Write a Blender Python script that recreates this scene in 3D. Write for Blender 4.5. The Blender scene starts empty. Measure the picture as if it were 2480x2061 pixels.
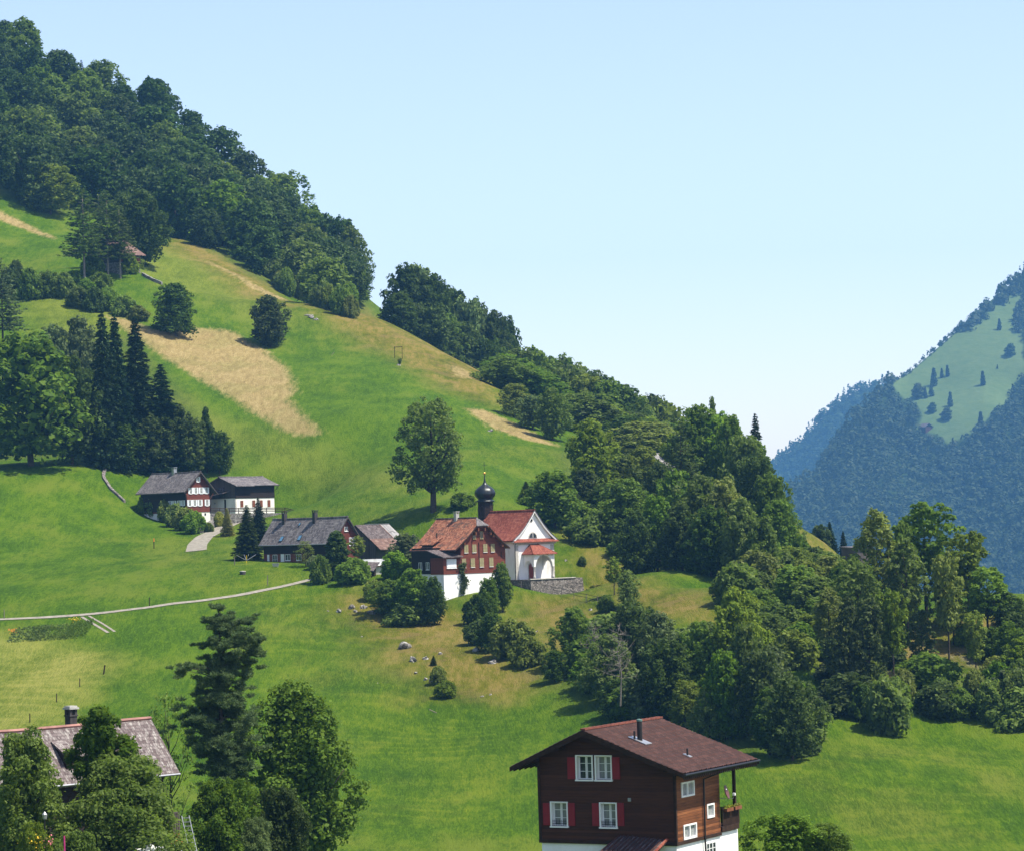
# Alpine hillside hamlet with a small onion-domed chapel, built object by object.
SUN_E, SKY_S, EXPO, SKY_DUST, SKY_OZ = 4.9, .15, .78, 1.2, .1
HAZE, HAZE_C = 0.000078, (.19, .52, 1.0)
import bpy, bmesh, math, random
import numpy as np
from mathutils import Matrix, Vector
C = bpy.context.scene.collection
D = bpy.data
R = math.radians
# ------------------------------------------------------------------ camera model (shared by camera and by site survey)
F_PX, CX, CY, HV, ROLL = 7500., 1240., 1030.5, 1275., 0.03
_p = math.atan((HV-CY)/F_PX)
FW = np.array([0, math.cos(_p), math.sin(_p)]); _u = np.array([0, -math.sin(_p), math.cos(_p)]); _x = np.array([1., 0, 0])
UP = _u*math.cos(ROLL)+_x*math.sin(ROLL); RT = _x*math.cos(ROLL)-_u*math.sin(ROLL)
def ray(u, v):
    d = FW+RT*((u-CX)/F_PX)-UP*((v-CY)/F_PX)
    return d/d[1]
def at(u, v, Y): return ray(u, v)*Y
def ppm(Y): return F_PX/Y
# ------------------------------------------------------------------ tagging
def tag(o, label=None, cat=None, group=None, kind=None):
    if label: o['label'] = label
    if cat: o['category'] = cat
    if group: o['group'] = group
    if kind: o['kind'] = kind
    return o
def empty(name, loc, rz=0., scale=None):
    o = D.objects.new(name, None); C.objects.link(o)
    o.location = loc; o.rotation_euler = (0, 0, rz); o.empty_display_size = .3
    if scale: o.scale = scale
    return o
def child(name, mesh, parent, mat=None):
    o = D.objects.new(name, mesh); C.objects.link(o); o.parent = parent
    if mat is not None:
        if not mesh.materials: mesh.materials.append(mat)
        elif mesh.materials[0] != mat:
            o.material_slots[0].link = 'OBJECT'; o.material_slots[0].material = mat
    return o
def copy_tree(o, parent=None):
    c = o.copy(); C.objects.link(c)
    if parent: c.parent = parent
    for ch in list(o.children): copy_tree(ch, c)
    return c
# ------------------------------------------------------------------ mesh builder
class MB:
    def __init__(s, off=(0, 0, 0)): s.v = []; s.f = []; s.off = off
    def add(s, vs, fs, T=None):
        b = len(s.v)
        for p in vs: s.v.append(tuple(T(*p)) if T else tuple(p))
        for f in fs: s.f.append([b+i for i in f])
        return s
    def box(s, x0, x1, y0, y1, z0, z1, T=None):
        return s.add([(x0,y0,z0),(x1,y0,z0),(x1,y1,z0),(x0,y1,z0),(x0,y0,z1),(x1,y0,z1),(x1,y1,z1),(x0,y1,z1)],
                     [(0,3,2,1),(4,5,6,7),(0,1,5,4),(1,2,6,5),(2,3,7,6),(3,0,4,7)], T)
    def extrude(s, poly, y0, y1, T=None):      # polygon of (x, z), extruded along y
        n = len(poly)
        return s.add([(x, y0, z) for x, z in poly]+[(x, y1, z) for x, z in poly],
                     [list(range(n)), list(range(2*n-1, n-1, -1))]+[(i, (i+1) % n, n+(i+1) % n, n+i) for i in range(n)], T)
    def quad(s, a, b, c, d): return s.add([a, b, c, d], [(0, 1, 2, 3)])
    def slab(s, a, b, c, d, t):                # quad with thickness t straight down
        dn = lambda p: (p[0], p[1], p[2]-t)
        return s.add([a, b, c, d, dn(a), dn(b), dn(c), dn(d)],
                     [(0,1,2,3),(7,6,5,4),(0,4,5,1),(1,5,6,2),(2,6,7,3),(3,7,4,0)])
    def tube(s, pts, rad, n=6, cap=True):
        pts = [Vector(p) for p in pts]; base = len(s.v)
        if not hasattr(rad, '__len__'): rad = [rad]*len(pts)
        ref = None
        for i, p in enumerate(pts):
            t = (pts[min(i+1, len(pts)-1)]-pts[max(i-1, 0)])
            t = t.normalized() if t.length > 1e-9 else Vector((0, 0, 1))
            if ref is None: ref = Vector((1, 0, 0)) if abs(t.x) < .8 else Vector((0, 1, 0))
            a = (ref-t*ref.dot(t)).normalized(); b = t.cross(a); ref = a
            for k in range(n):
                w = 2*math.pi*k/n; q = p+(a*math.cos(w)+b*math.sin(w))*rad[i]; s.v.append((q.x, q.y, q.z))
        for i in range(len(pts)-1):
            for k in range(n):
                s.f.append([base+i*n+k, base+i*n+(k+1) % n, base+(i+1)*n+(k+1) % n, base+(i+1)*n+k])
        if cap:
            s.f.append([base+k for k in range(n)][::-1]); e = base+(len(pts)-1)*n
            s.f.append([e+k for k in range(n)])
        return s
    def lathe(s, prof, n=16, c=(0, 0, 0)):     # profile of (r, z)
        base = len(s.v)
        for r, z in prof:
            for k in range(n):
                w = 2*math.pi*k/n; s.v.append((c[0]+r*math.cos(w), c[1]+r*math.sin(w), c[2]+z))
        for i in range(len(prof)-1):
            for k in range(n): s.f.append([base+i*n+k, base+i*n+(k+1) % n, base+(i+1)*n+(k+1) % n, base+(i+1)*n+k])
        s.f.append([base+k for k in range(n)][::-1]); e = base+(len(prof)-1)*n; s.f.append([e+k for k in range(n)])
        return s
    def mesh(s, name, smooth=False, bevel=0.):
        m = D.meshes.new(name); o = s.off
        m.from_pydata([(x+o[0], y+o[1], z+o[2]) for x, y, z in s.v], [], s.f)
        bm = bmesh.new(); bm.from_mesh(m); bmesh.ops.recalc_face_normals(bm, faces=bm.faces[:])
        if bevel: bmesh.ops.bevel(bm, geom=bm.edges[:], offset=bevel, segments=1, affect='EDGES', clamp_overlap=True)
        bm.to_mesh(m); bm.free()
        if smooth: m.polygons.foreach_set('use_smooth', [True]*len(m.polygons))
        return m
    def build(s, name, mat, parent=None, smooth=False, bevel=0.):
        m = s.mesh(name, smooth, bevel); m.materials.append(mat)
        o = D.objects.new(name, m); C.objects.link(o)
        if parent: o.parent = parent
        return o
def np_mesh(name, V, quads, mat=None, smooth=False):
    V = np.asarray(V, np.float32); Q = np.asarray(quads, np.int32); k = Q.shape[1]
    m = D.meshes.new(name); m.vertices.add(len(V)); m.vertices.foreach_set('co', V.ravel())
    m.loops.add(Q.size); m.loops.foreach_set('vertex_index', Q.ravel())
    m.polygons.add(len(Q)); m.polygons.foreach_set('loop_start', np.arange(0, Q.size, k, dtype=np.int32))
    if smooth: m.polygons.foreach_set('use_smooth', np.ones(len(Q), bool))
    m.update(calc_edges=True)
    if mat: m.materials.append(mat)
    return m
# ------------------------------------------------------------------ materials
class NT:
    def __init__(s, name):
        s.m = D.materials.new(name); s.m.use_nodes = True; s.t = s.m.node_tree; s.t.nodes.clear()
        s.out = s.t.nodes.new('ShaderNodeOutputMaterial')
    def n(s, typ, ins=None, out=0, **attrs):
        nd = s.t.nodes.new('ShaderNode'+typ)
        for k, v in attrs.items(): setattr(nd, k, v)
        for k, v in (ins or {}).items(): s.set(nd.inputs[k], v)
        return nd.outputs[out] if out is not None else nd
    def set(s, sock, v):
        if isinstance(v, bpy.types.NodeSocket): s.t.links.new(v, sock)
        elif isinstance(v, (tuple, list)) and len(v) == 3 and sock.type == 'RGBA': sock.default_value = (*v, 1)
        else: sock.default_value = v
    def obj(s): return s.n('TexCoord', out=3)
    def pos(s): return s.n('NewGeometry', out=0)
    def scale(s, vec, sc, loc=(0, 0, 0), rot=(0, 0, 0)):
        return s.n('Mapping', {'Vector': vec, 'Scale': sc, 'Location': loc, 'Rotation': rot})
    def noise(s, vec, scale, detail=3., rough=.55, dist=0., out=0):
        return s.n('TexNoise', {'Vector': vec, 'Scale': scale, 'Detail': detail, 'Roughness': rough, 'Distortion': dist}, out)
    def ramp(s, fac, stops, interp='LINEAR'):
        nd = s.n('ValToRGB', {'Fac': fac}, None); cr = nd.color_ramp; cr.interpolation = interp
        while len(cr.elements) < len(stops): cr.elements.new(.5)
        for e, (p, c) in zip(cr.elements, stops):
            e.position = p; e.color = (*c, 1) if hasattr(c, '__len__') else (c, c, c, 1)
        return nd.outputs[0]
    def mix(s, fac, a, b, mode='MIX'):
        nd = s.n('Mix', None, None, data_type='RGBA', blend_type=mode)
        s.set(nd.inputs[0], fac); s.set(nd.inputs[6], a); s.set(nd.inputs[7], b); return nd.outputs[2]
    def math(s, op, a, b=0., c=None, clamp=False):
        nd = s.n('Math', None, None, operation=op, use_clamp=clamp)
        s.set(nd.inputs[0], a); s.set(nd.inputs[1], b)
        if c is not None: s.set(nd.inputs[2], c)
        return nd.outputs[0]
    def smooth(s, x, lo, hi):
        nd = s.n('MapRange', {'Value': x, 'From Min': lo, 'From Max': hi}, None, interpolation_type='SMOOTHSTEP'); return nd.outputs[0]
    def bump(s, h, strength=.5, dist=.05): return s.n('Bump', {'Height': h, 'Strength': strength, 'Distance': dist})
    def sep(s, v, i): return s.n('SeparateXYZ', {'Vector': v}, i)
    def comb(s, x, y, z): return s.n('CombineXYZ', {'X': x, 'Y': y, 'Z': z})
    def attr(s, name): return s.n('Attribute', out=2, attribute_name=name)
    def done(s, col, rough=.8, normal=None, spec=.3, metal=0., shader=None):
        if shader is None:
            ins = {'Base Color': col, 'Roughness': rough, 'Specular IOR Level': spec, 'Metallic': metal}
            if normal is not None: ins['Normal'] = normal
            shader = s.n('BsdfPrincipled', ins)
        s.t.links.new(shader, s.out.inputs[0]); return s.m
def plain(name, col, rough=.7, spec=.3, metal=0., var=.25, nscale=3.):
    t = NT(name); f = t.noise(t.obj(), nscale, 4)
    c = t.ramp(f, [(.3, tuple(x*(1-var) for x in col)), (.7, tuple(min(1, x*(1+var)) for x in col))])
    return t.done(c, rough, t.bump(t.noise(t.obj(), nscale*6), .2, .01), spec, metal)
def planks(name, col, pitch, axis=2, var=.45, rough=.75, streak=None, depth=.012):   # boards across one axis
    t = NT(name); o = t.obj(); z = t.sep(o, axis)
    q = t.math('DIVIDE', z, pitch); idx = t.math('FLOOR', q); fr = t.math('FRACT', q)
    wn = t.n('TexWhiteNoise', {'W': idx}, 0, noise_dimensions='1D')
    sc = [1.2, 1.2, 1.2]; sc[axis] = 14.
    g = t.noise(t.scale(o, tuple(sc)), 1., 6, .65)
    g2 = t.noise(o, .5, 3)
    f = t.math('ADD', t.math('MULTIPLY', wn, .25), t.math('ADD', t.math('MULTIPLY', g, .55), t.math('MULTIPLY', g2, .3)))
    lo = tuple(x*(1-var) for x in col); hi = tuple(min(1, x*(1+var)) for x in col)
    c = t.ramp(f, [(.35, lo), (.55, col), (.8, streak or hi)])
    groove = t.smooth(fr, 0., .12)
    c = t.mix(t.math('SUBTRACT', 1., groove), c, tuple(x*.35 for x in col))
    h = t.math('ADD', groove, t.math('MULTIPLY', g, .25))
    return t.done(c, rough, t.bump(h, .8, depth), .25)
def plaster(name, col, dirt=(.45, .43, .38), amt=.35):
    t = NT(name); o = t.obj()
    n1 = t.noise(t.scale(o, (.6, .6, .25)), 1., 5, .6); n2 = t.noise(o, 9., 4)
    c = t.mix(t.math('MULTIPLY', t.smooth(n1, .48, .75), amt), col, dirt)
    c = t.mix(t.math('MULTIPLY', t.smooth(n2, .5, .8), .12), c, dirt)
    return t.done(c, .9, t.bump(n2, .3, .02), .15)
def tiles(name, cols, uw, vh, slope=1.1, mortar=(.03, .025, .025), patch=None, patchamt=.6, rough=.85, msize=.03, streak=False):
    # overlapping small tiles or shingles: u along the ridge (local y), v down the slope (local x)
    t = NT(name); o = t.obj(); x, y = t.sep(o, 0), t.sep(o, 1)
    vec = t.comb(y, t.math('MULTIPLY', x, slope), 0.)
    wob = t.noise(o, 1.5, 3); vec = t.n('VectorMath', {0: vec, 1: t.comb(0., t.math('MULTIPLY', wob, vh*.5), 0.)}, 0, operation='ADD')
    br = t.n('TexBrick', {'Vector': vec, 'Color1': (0, 0, 0), 'Color2': (1, 1, 1), 'Mortar': (.5, .5, .5), 'Scale': 1., 'Mortar Size': msize*vh,
                          'Brick Width': uw, 'Row Height': vh, 'Bias': 0.}, None, offset=.5)
    n1 = t.noise(o, .45, 5, .6); n2 = t.noise(o, 4., 4)
    f = t.math('ADD', t.math('MULTIPLY', br.outputs[0], .45), t.math('ADD', t.math('MULTIPLY', n1, .45), t.math('MULTIPLY', n2, .3)))
    c = t.ramp(f, [(.3, cols[0]), (.58, cols[1]), (.85, cols[2])])
    if patch:
        pv = t.scale(o, (1.6, .9, 1.)) if not streak else t.scale(o, (1.2, 3.2, 1.))
        pn = t.noise(pv, 1.6 if streak else .7, 7, .72)
        c = t.mix(t.math('MULTIPLY', t.smooth(pn, .5, .62), patchamt), c, patch)
    c = t.mix(t.math('MULTIPLY', br.outputs[1], .75), c, mortar)
    fr = t.math('FRACT', t.math('DIVIDE', t.sep(vec, 1), vh))
    h = t.math('ADD', t.math('MULTIPLY', fr, -.6), t.math('MULTIPLY', br.outputs[0], .4))
    return t.done(c, rough, t.bump(h, .7, .05), .2)
def stonewall(name, c1=(.12, .11, .1), c2=(.36, .34, .31), scale=2.2):
    t = NT(name); o = t.obj()
    v = t.n('TexVoronoi', {'Vector': t.scale(o, (1, 1, 1.6)), 'Scale': scale, 'Randomness': .9}, None)
    e = t.n('TexVoronoi', {'Vector': t.scale(o, (1, 1, 1.6)), 'Scale': scale, 'Randomness': .9}, 0, feature='DISTANCE_TO_EDGE')
    n = t.noise(o, 1.2, 6, .65); cell = t.sep(v.outputs[1], 0)
    c = t.ramp(t.math('ADD', t.math('MULTIPLY', cell, .4), t.math('MULTIPLY', n, .65)), [(.25, c1), (.75, c2)])
    j = t.smooth(e, 0., .09)
    c = t.mix(j, tuple(x*.45 for x in c1), c)
    return t.done(c, .95, t.bump(t.math('ADD', j, t.math('MULTIPLY', n, .5)), 1., .06), .15)
def leafmat(name, c0, c1, c2, trans=.28, tcol=None, hue=.02):
    t = NT(name)
    isl = t.n('NewGeometry', out=8); rnd = t.n('ObjectInfo', out=5)
    nz = t.noise(t.obj(), .22, 2)
    f = t.math('ADD', t.math('MULTIPLY', isl, .45), t.math('MULTIPLY', nz, .6))
    c = t.ramp(f, [(.2, c0), (.52, c1), (.85, c2)])
    hs = t.n('HueSaturation', {'Hue': t.math('ADD', .494-hue*.7, t.math('MULTIPLY', rnd, 1.4*hue)), 'Saturation': t.math('ADD', .80, t.math('MULTIPLY', rnd, .24)),
                               'Value': t.math('ADD', .78, t.math('MULTIPLY', t.math('FRACT', t.math('MULTIPLY', rnd, 7.13)), .44)), 'Color': c})
    p = t.n('BsdfPrincipled', {'Base Color': hs, 'Roughness': .6, 'Specular IOR Level': .10})
    tc = t.mix(.5, hs, tcol or tuple(min(1, x*2.2) for x in c2))
    tr = t.n('BsdfTranslucent', {'Color': tc})
    return t.done(None, shader=t.n('MixShader', {0: trans, 1: p, 2: tr}))
M = {}
M['beech'] = leafmat('foliage_green', (0.0293, 0.0634, 0.0059), (0.0721, 0.1321, 0.0102), (0.1334, 0.2047, 0.0161), .34)
M['dark'] = leafmat('foliage_dark', (0.0154, 0.0369, 0.0049), (0.0395, 0.0739, 0.0086), (0.0748, 0.1197, 0.0134), .28)
M['light'] = leafmat('foliage_light', (0.0450, 0.0912, 0.0076), (0.0998, 0.1771, 0.0143), (0.1647, 0.2522, 0.0253), .36)
M['olive'] = leafmat('foliage_olive', (0.0496, 0.0825, 0.0061), (0.1068, 0.1575, 0.0122), (0.1825, 0.2323, 0.0214), .32)
M['grey'] = leafmat('foliage_greygreen', (0.0353, 0.0618, 0.0153), (0.0815, 0.1277, 0.0340), (0.1494, 0.2016, 0.0595), .25)
M['spruce'] = leafmat('needles_spruce', (.007, .022, .008), (.018, .045, .014), (.040, .078, .022), .10)
M['pine'] = leafmat('needles_pine', (.024, .048, .016), (.060, .105, .034), (.12, .175, .06), .2)
M['larch'] = leafmat('needles_larch', (0.0342, 0.0589, 0.0120), (0.0708, 0.1152, 0.0220), (0.1220, 0.1792, 0.0350), .2)
M['gold'] = leafmat('needles_gold', (.10, .12, .012), (.20, .23, .02), (.34, .34, .04), .2)
M['deep'] = leafmat('foliage_deep', (0.0131, 0.0358, 0.0051), (0.0321, 0.0694, 0.0076), (0.0617, 0.1142, 0.0119), .24, hue=.012)
M['farwood'] = leafmat('foliage_far', (.016, .038, .010), (.023, .050, .013), (.032, .064, .016), .15)
M['bark'] = plain('bark', (.06, .048, .036), .95, .1, var=.5, nscale=2.5)
M['palebark'] = plain('pale_bark', (.20, .18, .15), .95, .1, var=.4, nscale=2.)
M['deadwood'] = plain('dead_wood', (.26, .235, .20), .95, .1, var=.3, nscale=2.)
# ------------------------------------------------------------------ terrain: surveyed points (u, v, distance) -> smooth hillside
SURV = [(-200,2110,250),(400,2110,250),(900,2110,250),(1400,2112,250),(1900,2105,250),(2400,2100,250),(2700,2098,250),
 (-100,1995,330),(500,2025,330),(900,2055,330),(1300,2061,330),(1800,2065,330),(2100,2058,330),(2480,2050,330),(2750,2050,330),
 (-100,1750,420),(0,1745,420),(300,1735,420),(600,1740,420),(900,1742,420),(1200,1738,418),
 (1500,1765,400),(1750,1850,375),(1900,1840,370),(2000,1765,392),(2200,1785,392),(2480,1775,390),(2750,1775,390),
 (-100,1590,460),(0,1590,460),(300,1585,460),(600,1598,460),(900,1590,460),(1150,1582,455),(1300,1622,440),
 (-100,1500,485),(0,1500,485),(375,1472,492),(750,1405,515),(950,1488,492),(1085,1446,499),(1250,1468,500),(1390,1445,512),(1200,1450,503),
 (1500,1330,540),(1400,1290,560),(1450,1475,482),(1550,1500,466),(1700,1485,455),(1740,1420,482),(1500,1390,510),(1650,1390,500),
 (1600,1600,432),(1500,1650,422),(1800,1600,430),(1950,1600,422),
 (2100,1600,430),(2250,1560,440),(2400,1500,450),(2480,1480,452),(2100,1450,490),(2300,1430,480),(2480,1440,480),(2700,1450,480),
 (2300,1500,560),(2100,1450,600),(2480,1550,560),(2700,1600,560),
 (1800,1450,490),(1950,1420,515),(1850,1380,540),(2040,1345,600),(1950,1290,625),(2000,1318,612),(2060,1400,690),
 (1600,1180,620),(1750,1250,600),(1850,1320,578),(1600,1330,545),(1750,1380,520),(1400,1180,625),(1350,1085,680),(1500,1260,580),
 (400,1320,585),(250,1330,580),(100,1340,570),(0,1352,565),(-120,1360,560),(470,1290,602),(515,1262,622),(600,1253,628),(700,1240,633),(430,1340,572),
 (650,1370,528),(560,1370,532),(860,1392,520),(930,1388,520),(780,1270,590),(900,1260,572),(1035,1235,565),(1150,1230,560),
 (100,1200,620),(250,1150,642),(0,1110,672),(-120,1060,685),
 (700,1130,662),(900,1130,642),(1100,1120,620),(1000,1200,588),(1250,1150,622),(1330,1105,652),(600,1000,702),(850,1000,692),(1100,1010,692),
 (1200,960,742),(1250,1000,725),(750,900,752),(1000,900,752),(1100,880,792),(1000,810,828),(650,840,790),(430,810,780),(900,768,862),(770,765,882),
 (560,720,850),(600,680,880),(500,600,932),(420,565,962),(300,690,840),(150,700,812),(270,640,852),(0,500,932),(0,410,972),(100,540,932),(430,680,862),
 (100,800,762),(0,850,742),(250,900,732),(400,950,712),(200,1000,692),(-120,800,760),(-120,450,960),(-120,1000,700),(20,680,830),(20,600,875),
 (0,135,1160),(200,232,1160),(400,325,1140),(550,478,1110),(700,560,1060),(830,680,972),(200,420,1040),(400,480,1032),(-150,60,1170),(-150,330,1030),
 (0,420,1350),(400,620,1300),(700,760,1200),(900,890,1060),(1000,860,935),(1150,965,905),(1300,1065,862),(1500,1135,802),(1700,1180,722),(1850,1240,682),
 (1000,1000,1150),(1300,1180,1100),(1700,1330,900),(1950,1420,800),(2300,1560,700),(2480,1620,650),(2700,1650,650)]
PTS = [at(*s) for s in SURV]
PTS += [np.array(p, float) for p in [(0,0,-13),(0,90,-17),(-80,40,-12),(80,40,-18),(-45,140,-18),(45,140,-22),(-30,185,-21),(-20,205,-21.8),(-36,205,-21.5),(-12,178,-20.6),
    (3,174,-20.7),(12,170,-20.7),(9,184,-20.8),(18,180,-20.9),(25,172,-21.2)]]
# ground levels the surveyed buildings stand on
PTS += [np.array(p, float) for p in [(-8.6,496.5,-11.2),(-4,500.5,-9.6),(-15,503,-9.5),(-11,508,-8.4),(11,515,-12.),(2.3,506.5,-10.3),(6,509,-11.4),(-1,504,-9.8),(12.5,522,-11.6),(-4,524,-6.8),(6,530,-7.),
    (-63,627,2.6),(-76,637,5.0),(-68,642,5.4),(-52,634,3.6),(-44,645,5.2),(-31,531.5,-5.3),(-44,545,-4.8),(-26,537,-5.4),(-22,541,-6.0),(-27,541,-5.8),(-19,548,-5.2),(-30,552,-4.0),(-107,827,70.6),(-100,823,68.5),(-113,833,73.),(-101,833,72.)]]
PTS = np.array(PTS)
def tps_fit(P, S=300., lam=2e-4):
    X = P[:, :2]/S; n = len(X)
    r2 = ((X[:, None]-X[None])**2).sum(-1); K = np.where(r2 > 0, .5*r2*np.log(np.maximum(r2, 1e-12)), 0)+lam*np.eye(n)
    A = np.zeros((n+3, n+3)); Q = np.c_[np.ones(n), X]; A[:n, :n] = K; A[:n, n:] = Q; A[n:, :n] = Q.T
    w = np.linalg.solve(A, np.r_[P[:, 2], 0, 0, 0])
    def f(x, y):
        sh = x.shape; q = np.stack([x.ravel(), y.ravel()], 1)/S; o = np.zeros(len(q))
        for a in range(0, len(q), 20000):
            b = q[a:a+20000]; r2 = ((b[:, None]-X[None])**2).sum(-1)
            o[a:a+20000] = np.where(r2 > 0, .5*r2*np.log(np.maximum(r2, 1e-12)), 0)@w[:n]+w[n]+b@w[n+1:]
        return o.reshape(sh)
    return f
_tps = tps_fit(PTS)
GX = np.r_[np.arange(-900, -260, 40.), np.arange(-260, 300, 2.), np.arange(300, 1300, 40.)]
GY = np.r_[np.arange(-120, 60, 20.), np.arange(60, 1180, 2.), np.arange(1180, 2300, 40.)]
XX, YY = np.meshgrid(GX, GY)
xc, yc = np.clip(XX, -230, 260), np.clip(YY, 0, 1300)
HH = _tps(xc, yc)
HH -= .35*np.maximum(0, XX-260)+.12*np.maximum(0, YY-1300)-.3*np.maximum(0, -230-XX)
def vnoise(x, y, s, seed):              # value noise in numpy
    rng = np.random.default_rng(seed); T = rng.random((256, 256)); x = x/s; y = y/s
    i, j = np.floor(x).astype(int), np.floor(y).astype(int); fx, fy = x-i, y-j; fx = fx*fx*(3-2*fx); fy = fy*fy*(3-2*fy)
    g = lambda a, b: T[a % 256, b % 256]
    return (g(i, j)*(1-fx)+g(i+1, j)*fx)*(1-fy)+(g(i, j+1)*(1-fx)+g(i+1, j+1)*fx)*fy-.5
far = np.clip((YY-200)/300, .15, 1)
HH += far*(vnoise(XX, YY, 23, 1)*.9+vnoise(XX, YY, 9, 2)*.35+vnoise(XX, YY, 4.3, 3)*.16)
HH = np.clip(HH, -150, 300)
def H(x, y):
    x = np.asarray(x, float); y = np.asarray(y, float)
    i = np.clip(np.searchsorted(GX, x)-1, 0, len(GX)-2); j = np.clip(np.searchsorted(GY, y)-1, 0, len(GY)-2)
    fx = np.clip((x-GX[i])/(GX[i+1]-GX[i]), 0, 1); fy = np.clip((y-GY[j])/(GY[j+1]-GY[j]), 0, 1)
    return (HH[j, i]*(1-fx)+HH[j, i+1]*fx)*(1-fy)+(HH[j+1, i]*(1-fx)+HH[j+1, i+1]*fx)*fy
_YS = np.arange(110, 1500, .5)
def hit(u, v, y0=220., fallback=None):
    d = ray(u, v); ys = _YS[_YS >= y0]; P = ys[:, None]*d
    k = np.nonzero(P[:, 2] < H(P[:, 0], P[:, 1]))[0]
    if len(k) == 0 or k[0] == 0:
        Y = fallback or 600.; p = d*Y; p[2] = H(p[0], p[1]); return p
    p = d*(ys[k[0]]-.25); p[2] = H(p[0], p[1]); return p
def on(u, Y, v=1300.):                  # a ground point in the direction u at distance Y
    x = at(u, v, Y)[0]; return np.array([x, Y, float(H(x, Y))])
def sdf(poly, x, y):                    # signed distance, positive inside
    P = np.asarray(poly)[:, :2]; n = len(P); d = np.full(x.shape, 1e9); ins = np.zeros(x.shape, bool)
    for i in range(n):
        a, b = P[i], P[(i+1) % n]; e = b-a; L = max((e**2).sum(), 1e-9)
        t = np.clip(((x-a[0])*e[0]+(y-a[1])*e[1])/L, 0, 1)
        d = np.minimum(d, (x-a[0]-t*e[0])**2+(y-a[1]-t*e[1])**2)
        c = ((a[1] > y) != (b[1] > y)) & (x < e[0]*(y-a[1])/(e[1] if abs(e[1]) > 1e-9 else 1e-9)+a[0]); ins ^= c
    return np.where(ins, 1, -1)*np.sqrt(d)
ZONES = {
 'hay': [[(255,765),(300,772),(375,800),(480,795),(560,802),(640,845),(690,890),(715,950),(697,965),(735,1010),(778,1050),(740,1056),(690,1045),(600,990),(500,930),(420,880),(340,825)],
         [(1128,990),(1170,992),(1260,1030),(1352,1081),(1335,1078),(1270,1065),(1195,1038)],
         [(-40,500),(0,512),(70,545),(130,574),(125,580),(60,556),(-40,518)],
         [(500,632),(540,648),(610,686),(690,724),(696,730),(600,690),(520,644)],
         [(1090,885),(1130,898),(1150,920),(1110,915)]],
 'parch': [[(690,728),(770,757),(900,766),(1000,812),(1100,865),(1205,918),(1195,985),(1120,960),(1010,895),(930,850),(850,800)],
           [(420,570),(520,620),(660,700),(720,740),(690,745),(560,680),(430,610)],
           [(1260,1445),(1390,1440),(1500,1490),(1560,1540),(1450,1560),(1380,1600),(1330,1610),(1290,1540)],
           [(850,1440),(980,1470),(1080,1455),(1130,1490),(1280,1600),(1330,1640),(1200,1700),(1060,1690),(960,1600),(830,1480)],
           [(1395,1290),(1450,1340),(1560,1420),(1740,1440),(1730,1500),(1560,1500),(1470,1440),(1400,1380)],
           [(1930,1280),(2060,1340),(2040,1370),(1950,1350)],
           [(2020,1600),(2300,1500),(2480,1480),(2480,1560),(2300,1640),(2100,1680)]],
 'mown': [[(-60,1530),(240,1550),(330,1600),(260,1640),(110,1740),(40,1800),(-60,1800)],
          [(440,1290),(1300,1750),(1240,1990),(860,1990),(850,1800),(720,1700),(520,1560)],
          [(1840,1800),(2480,1810),(2480,2061),(1840,2061)]],
 'stubble': [[(-80,1545),(120,1555),(255,1590),(240,1640),(130,1700),(30,1780),(-80,1800)]],
 'pale': [[(420,960),(560,1020),(760,1085),(990,1160),(1000,1190),(800,1180),(620,1110),(470,1060)],
          [(0,680),(300,760),(260,840),(100,830)], [(350,590),(560,640),(700,740),(620,760),(440,700),(330,640)]],
 'scree': [[(2050,1640),(2180,1590),(2300,1570),(2420,1560),(2440,1600),(2330,1660),(2200,1690)],
           [(1500,1270),(1750,1330),(1800,1400),(1600,1360)]],
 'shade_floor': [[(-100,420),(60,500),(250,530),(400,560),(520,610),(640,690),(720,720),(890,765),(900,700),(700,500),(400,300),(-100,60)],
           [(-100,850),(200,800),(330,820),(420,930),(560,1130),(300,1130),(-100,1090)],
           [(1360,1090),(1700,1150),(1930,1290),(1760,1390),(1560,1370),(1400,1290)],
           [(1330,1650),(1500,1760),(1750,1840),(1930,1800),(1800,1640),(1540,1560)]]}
VX, VY = XX.ravel(), YY.ravel(); ATT = {}
for zn, polys in ZONES.items():
    a = np.full(VX.shape, -40.)
    for poly in polys:
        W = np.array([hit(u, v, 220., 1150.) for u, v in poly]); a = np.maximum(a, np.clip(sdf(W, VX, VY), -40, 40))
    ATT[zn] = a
ny, nx = XX.shape
I = np.arange(ny*nx).reshape(ny, nx)
Q = np.stack([I[:-1, :-1], I[:-1, 1:], I[1:, 1:], I[1:, :-1]], -1).reshape(-1, 4)
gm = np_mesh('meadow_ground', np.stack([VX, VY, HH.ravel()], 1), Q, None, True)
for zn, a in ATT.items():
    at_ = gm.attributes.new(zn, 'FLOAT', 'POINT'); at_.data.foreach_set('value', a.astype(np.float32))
t = NT('meadow_grass'); P = t.pos()
n_big, n_mid, n_sm, n_fine = t.noise(P, .012, 4), t.noise(t.scale(P, (1, .5, 1)), .10, 5, .62), t.noise(t.scale(P, (1, .16, .6)), .9, 6, .72), t.noise(t.scale(P, (1, .14, .8)), 3.6, 5, .8)
g = t.math('ADD', t.math('MULTIPLY', n_mid, .38), t.math('ADD', t.math('MULTIPLY', n_sm, .36), t.math('ADD', .5*-.16, t.math('MULTIPLY', n_fine, .50))))
base = t.ramp(g, [(.40, (0.0208, 0.0588, 0.0009)), (.50, (0.0437, 0.0962, 0.0017)), (.60, (0.0818, 0.1428, 0.0035))])
olive = t.ramp(g, [(.40, (.050, .070, .006)), (.50, (.094, .112, .011)), (.60, (.165, .165, .03))])
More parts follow.
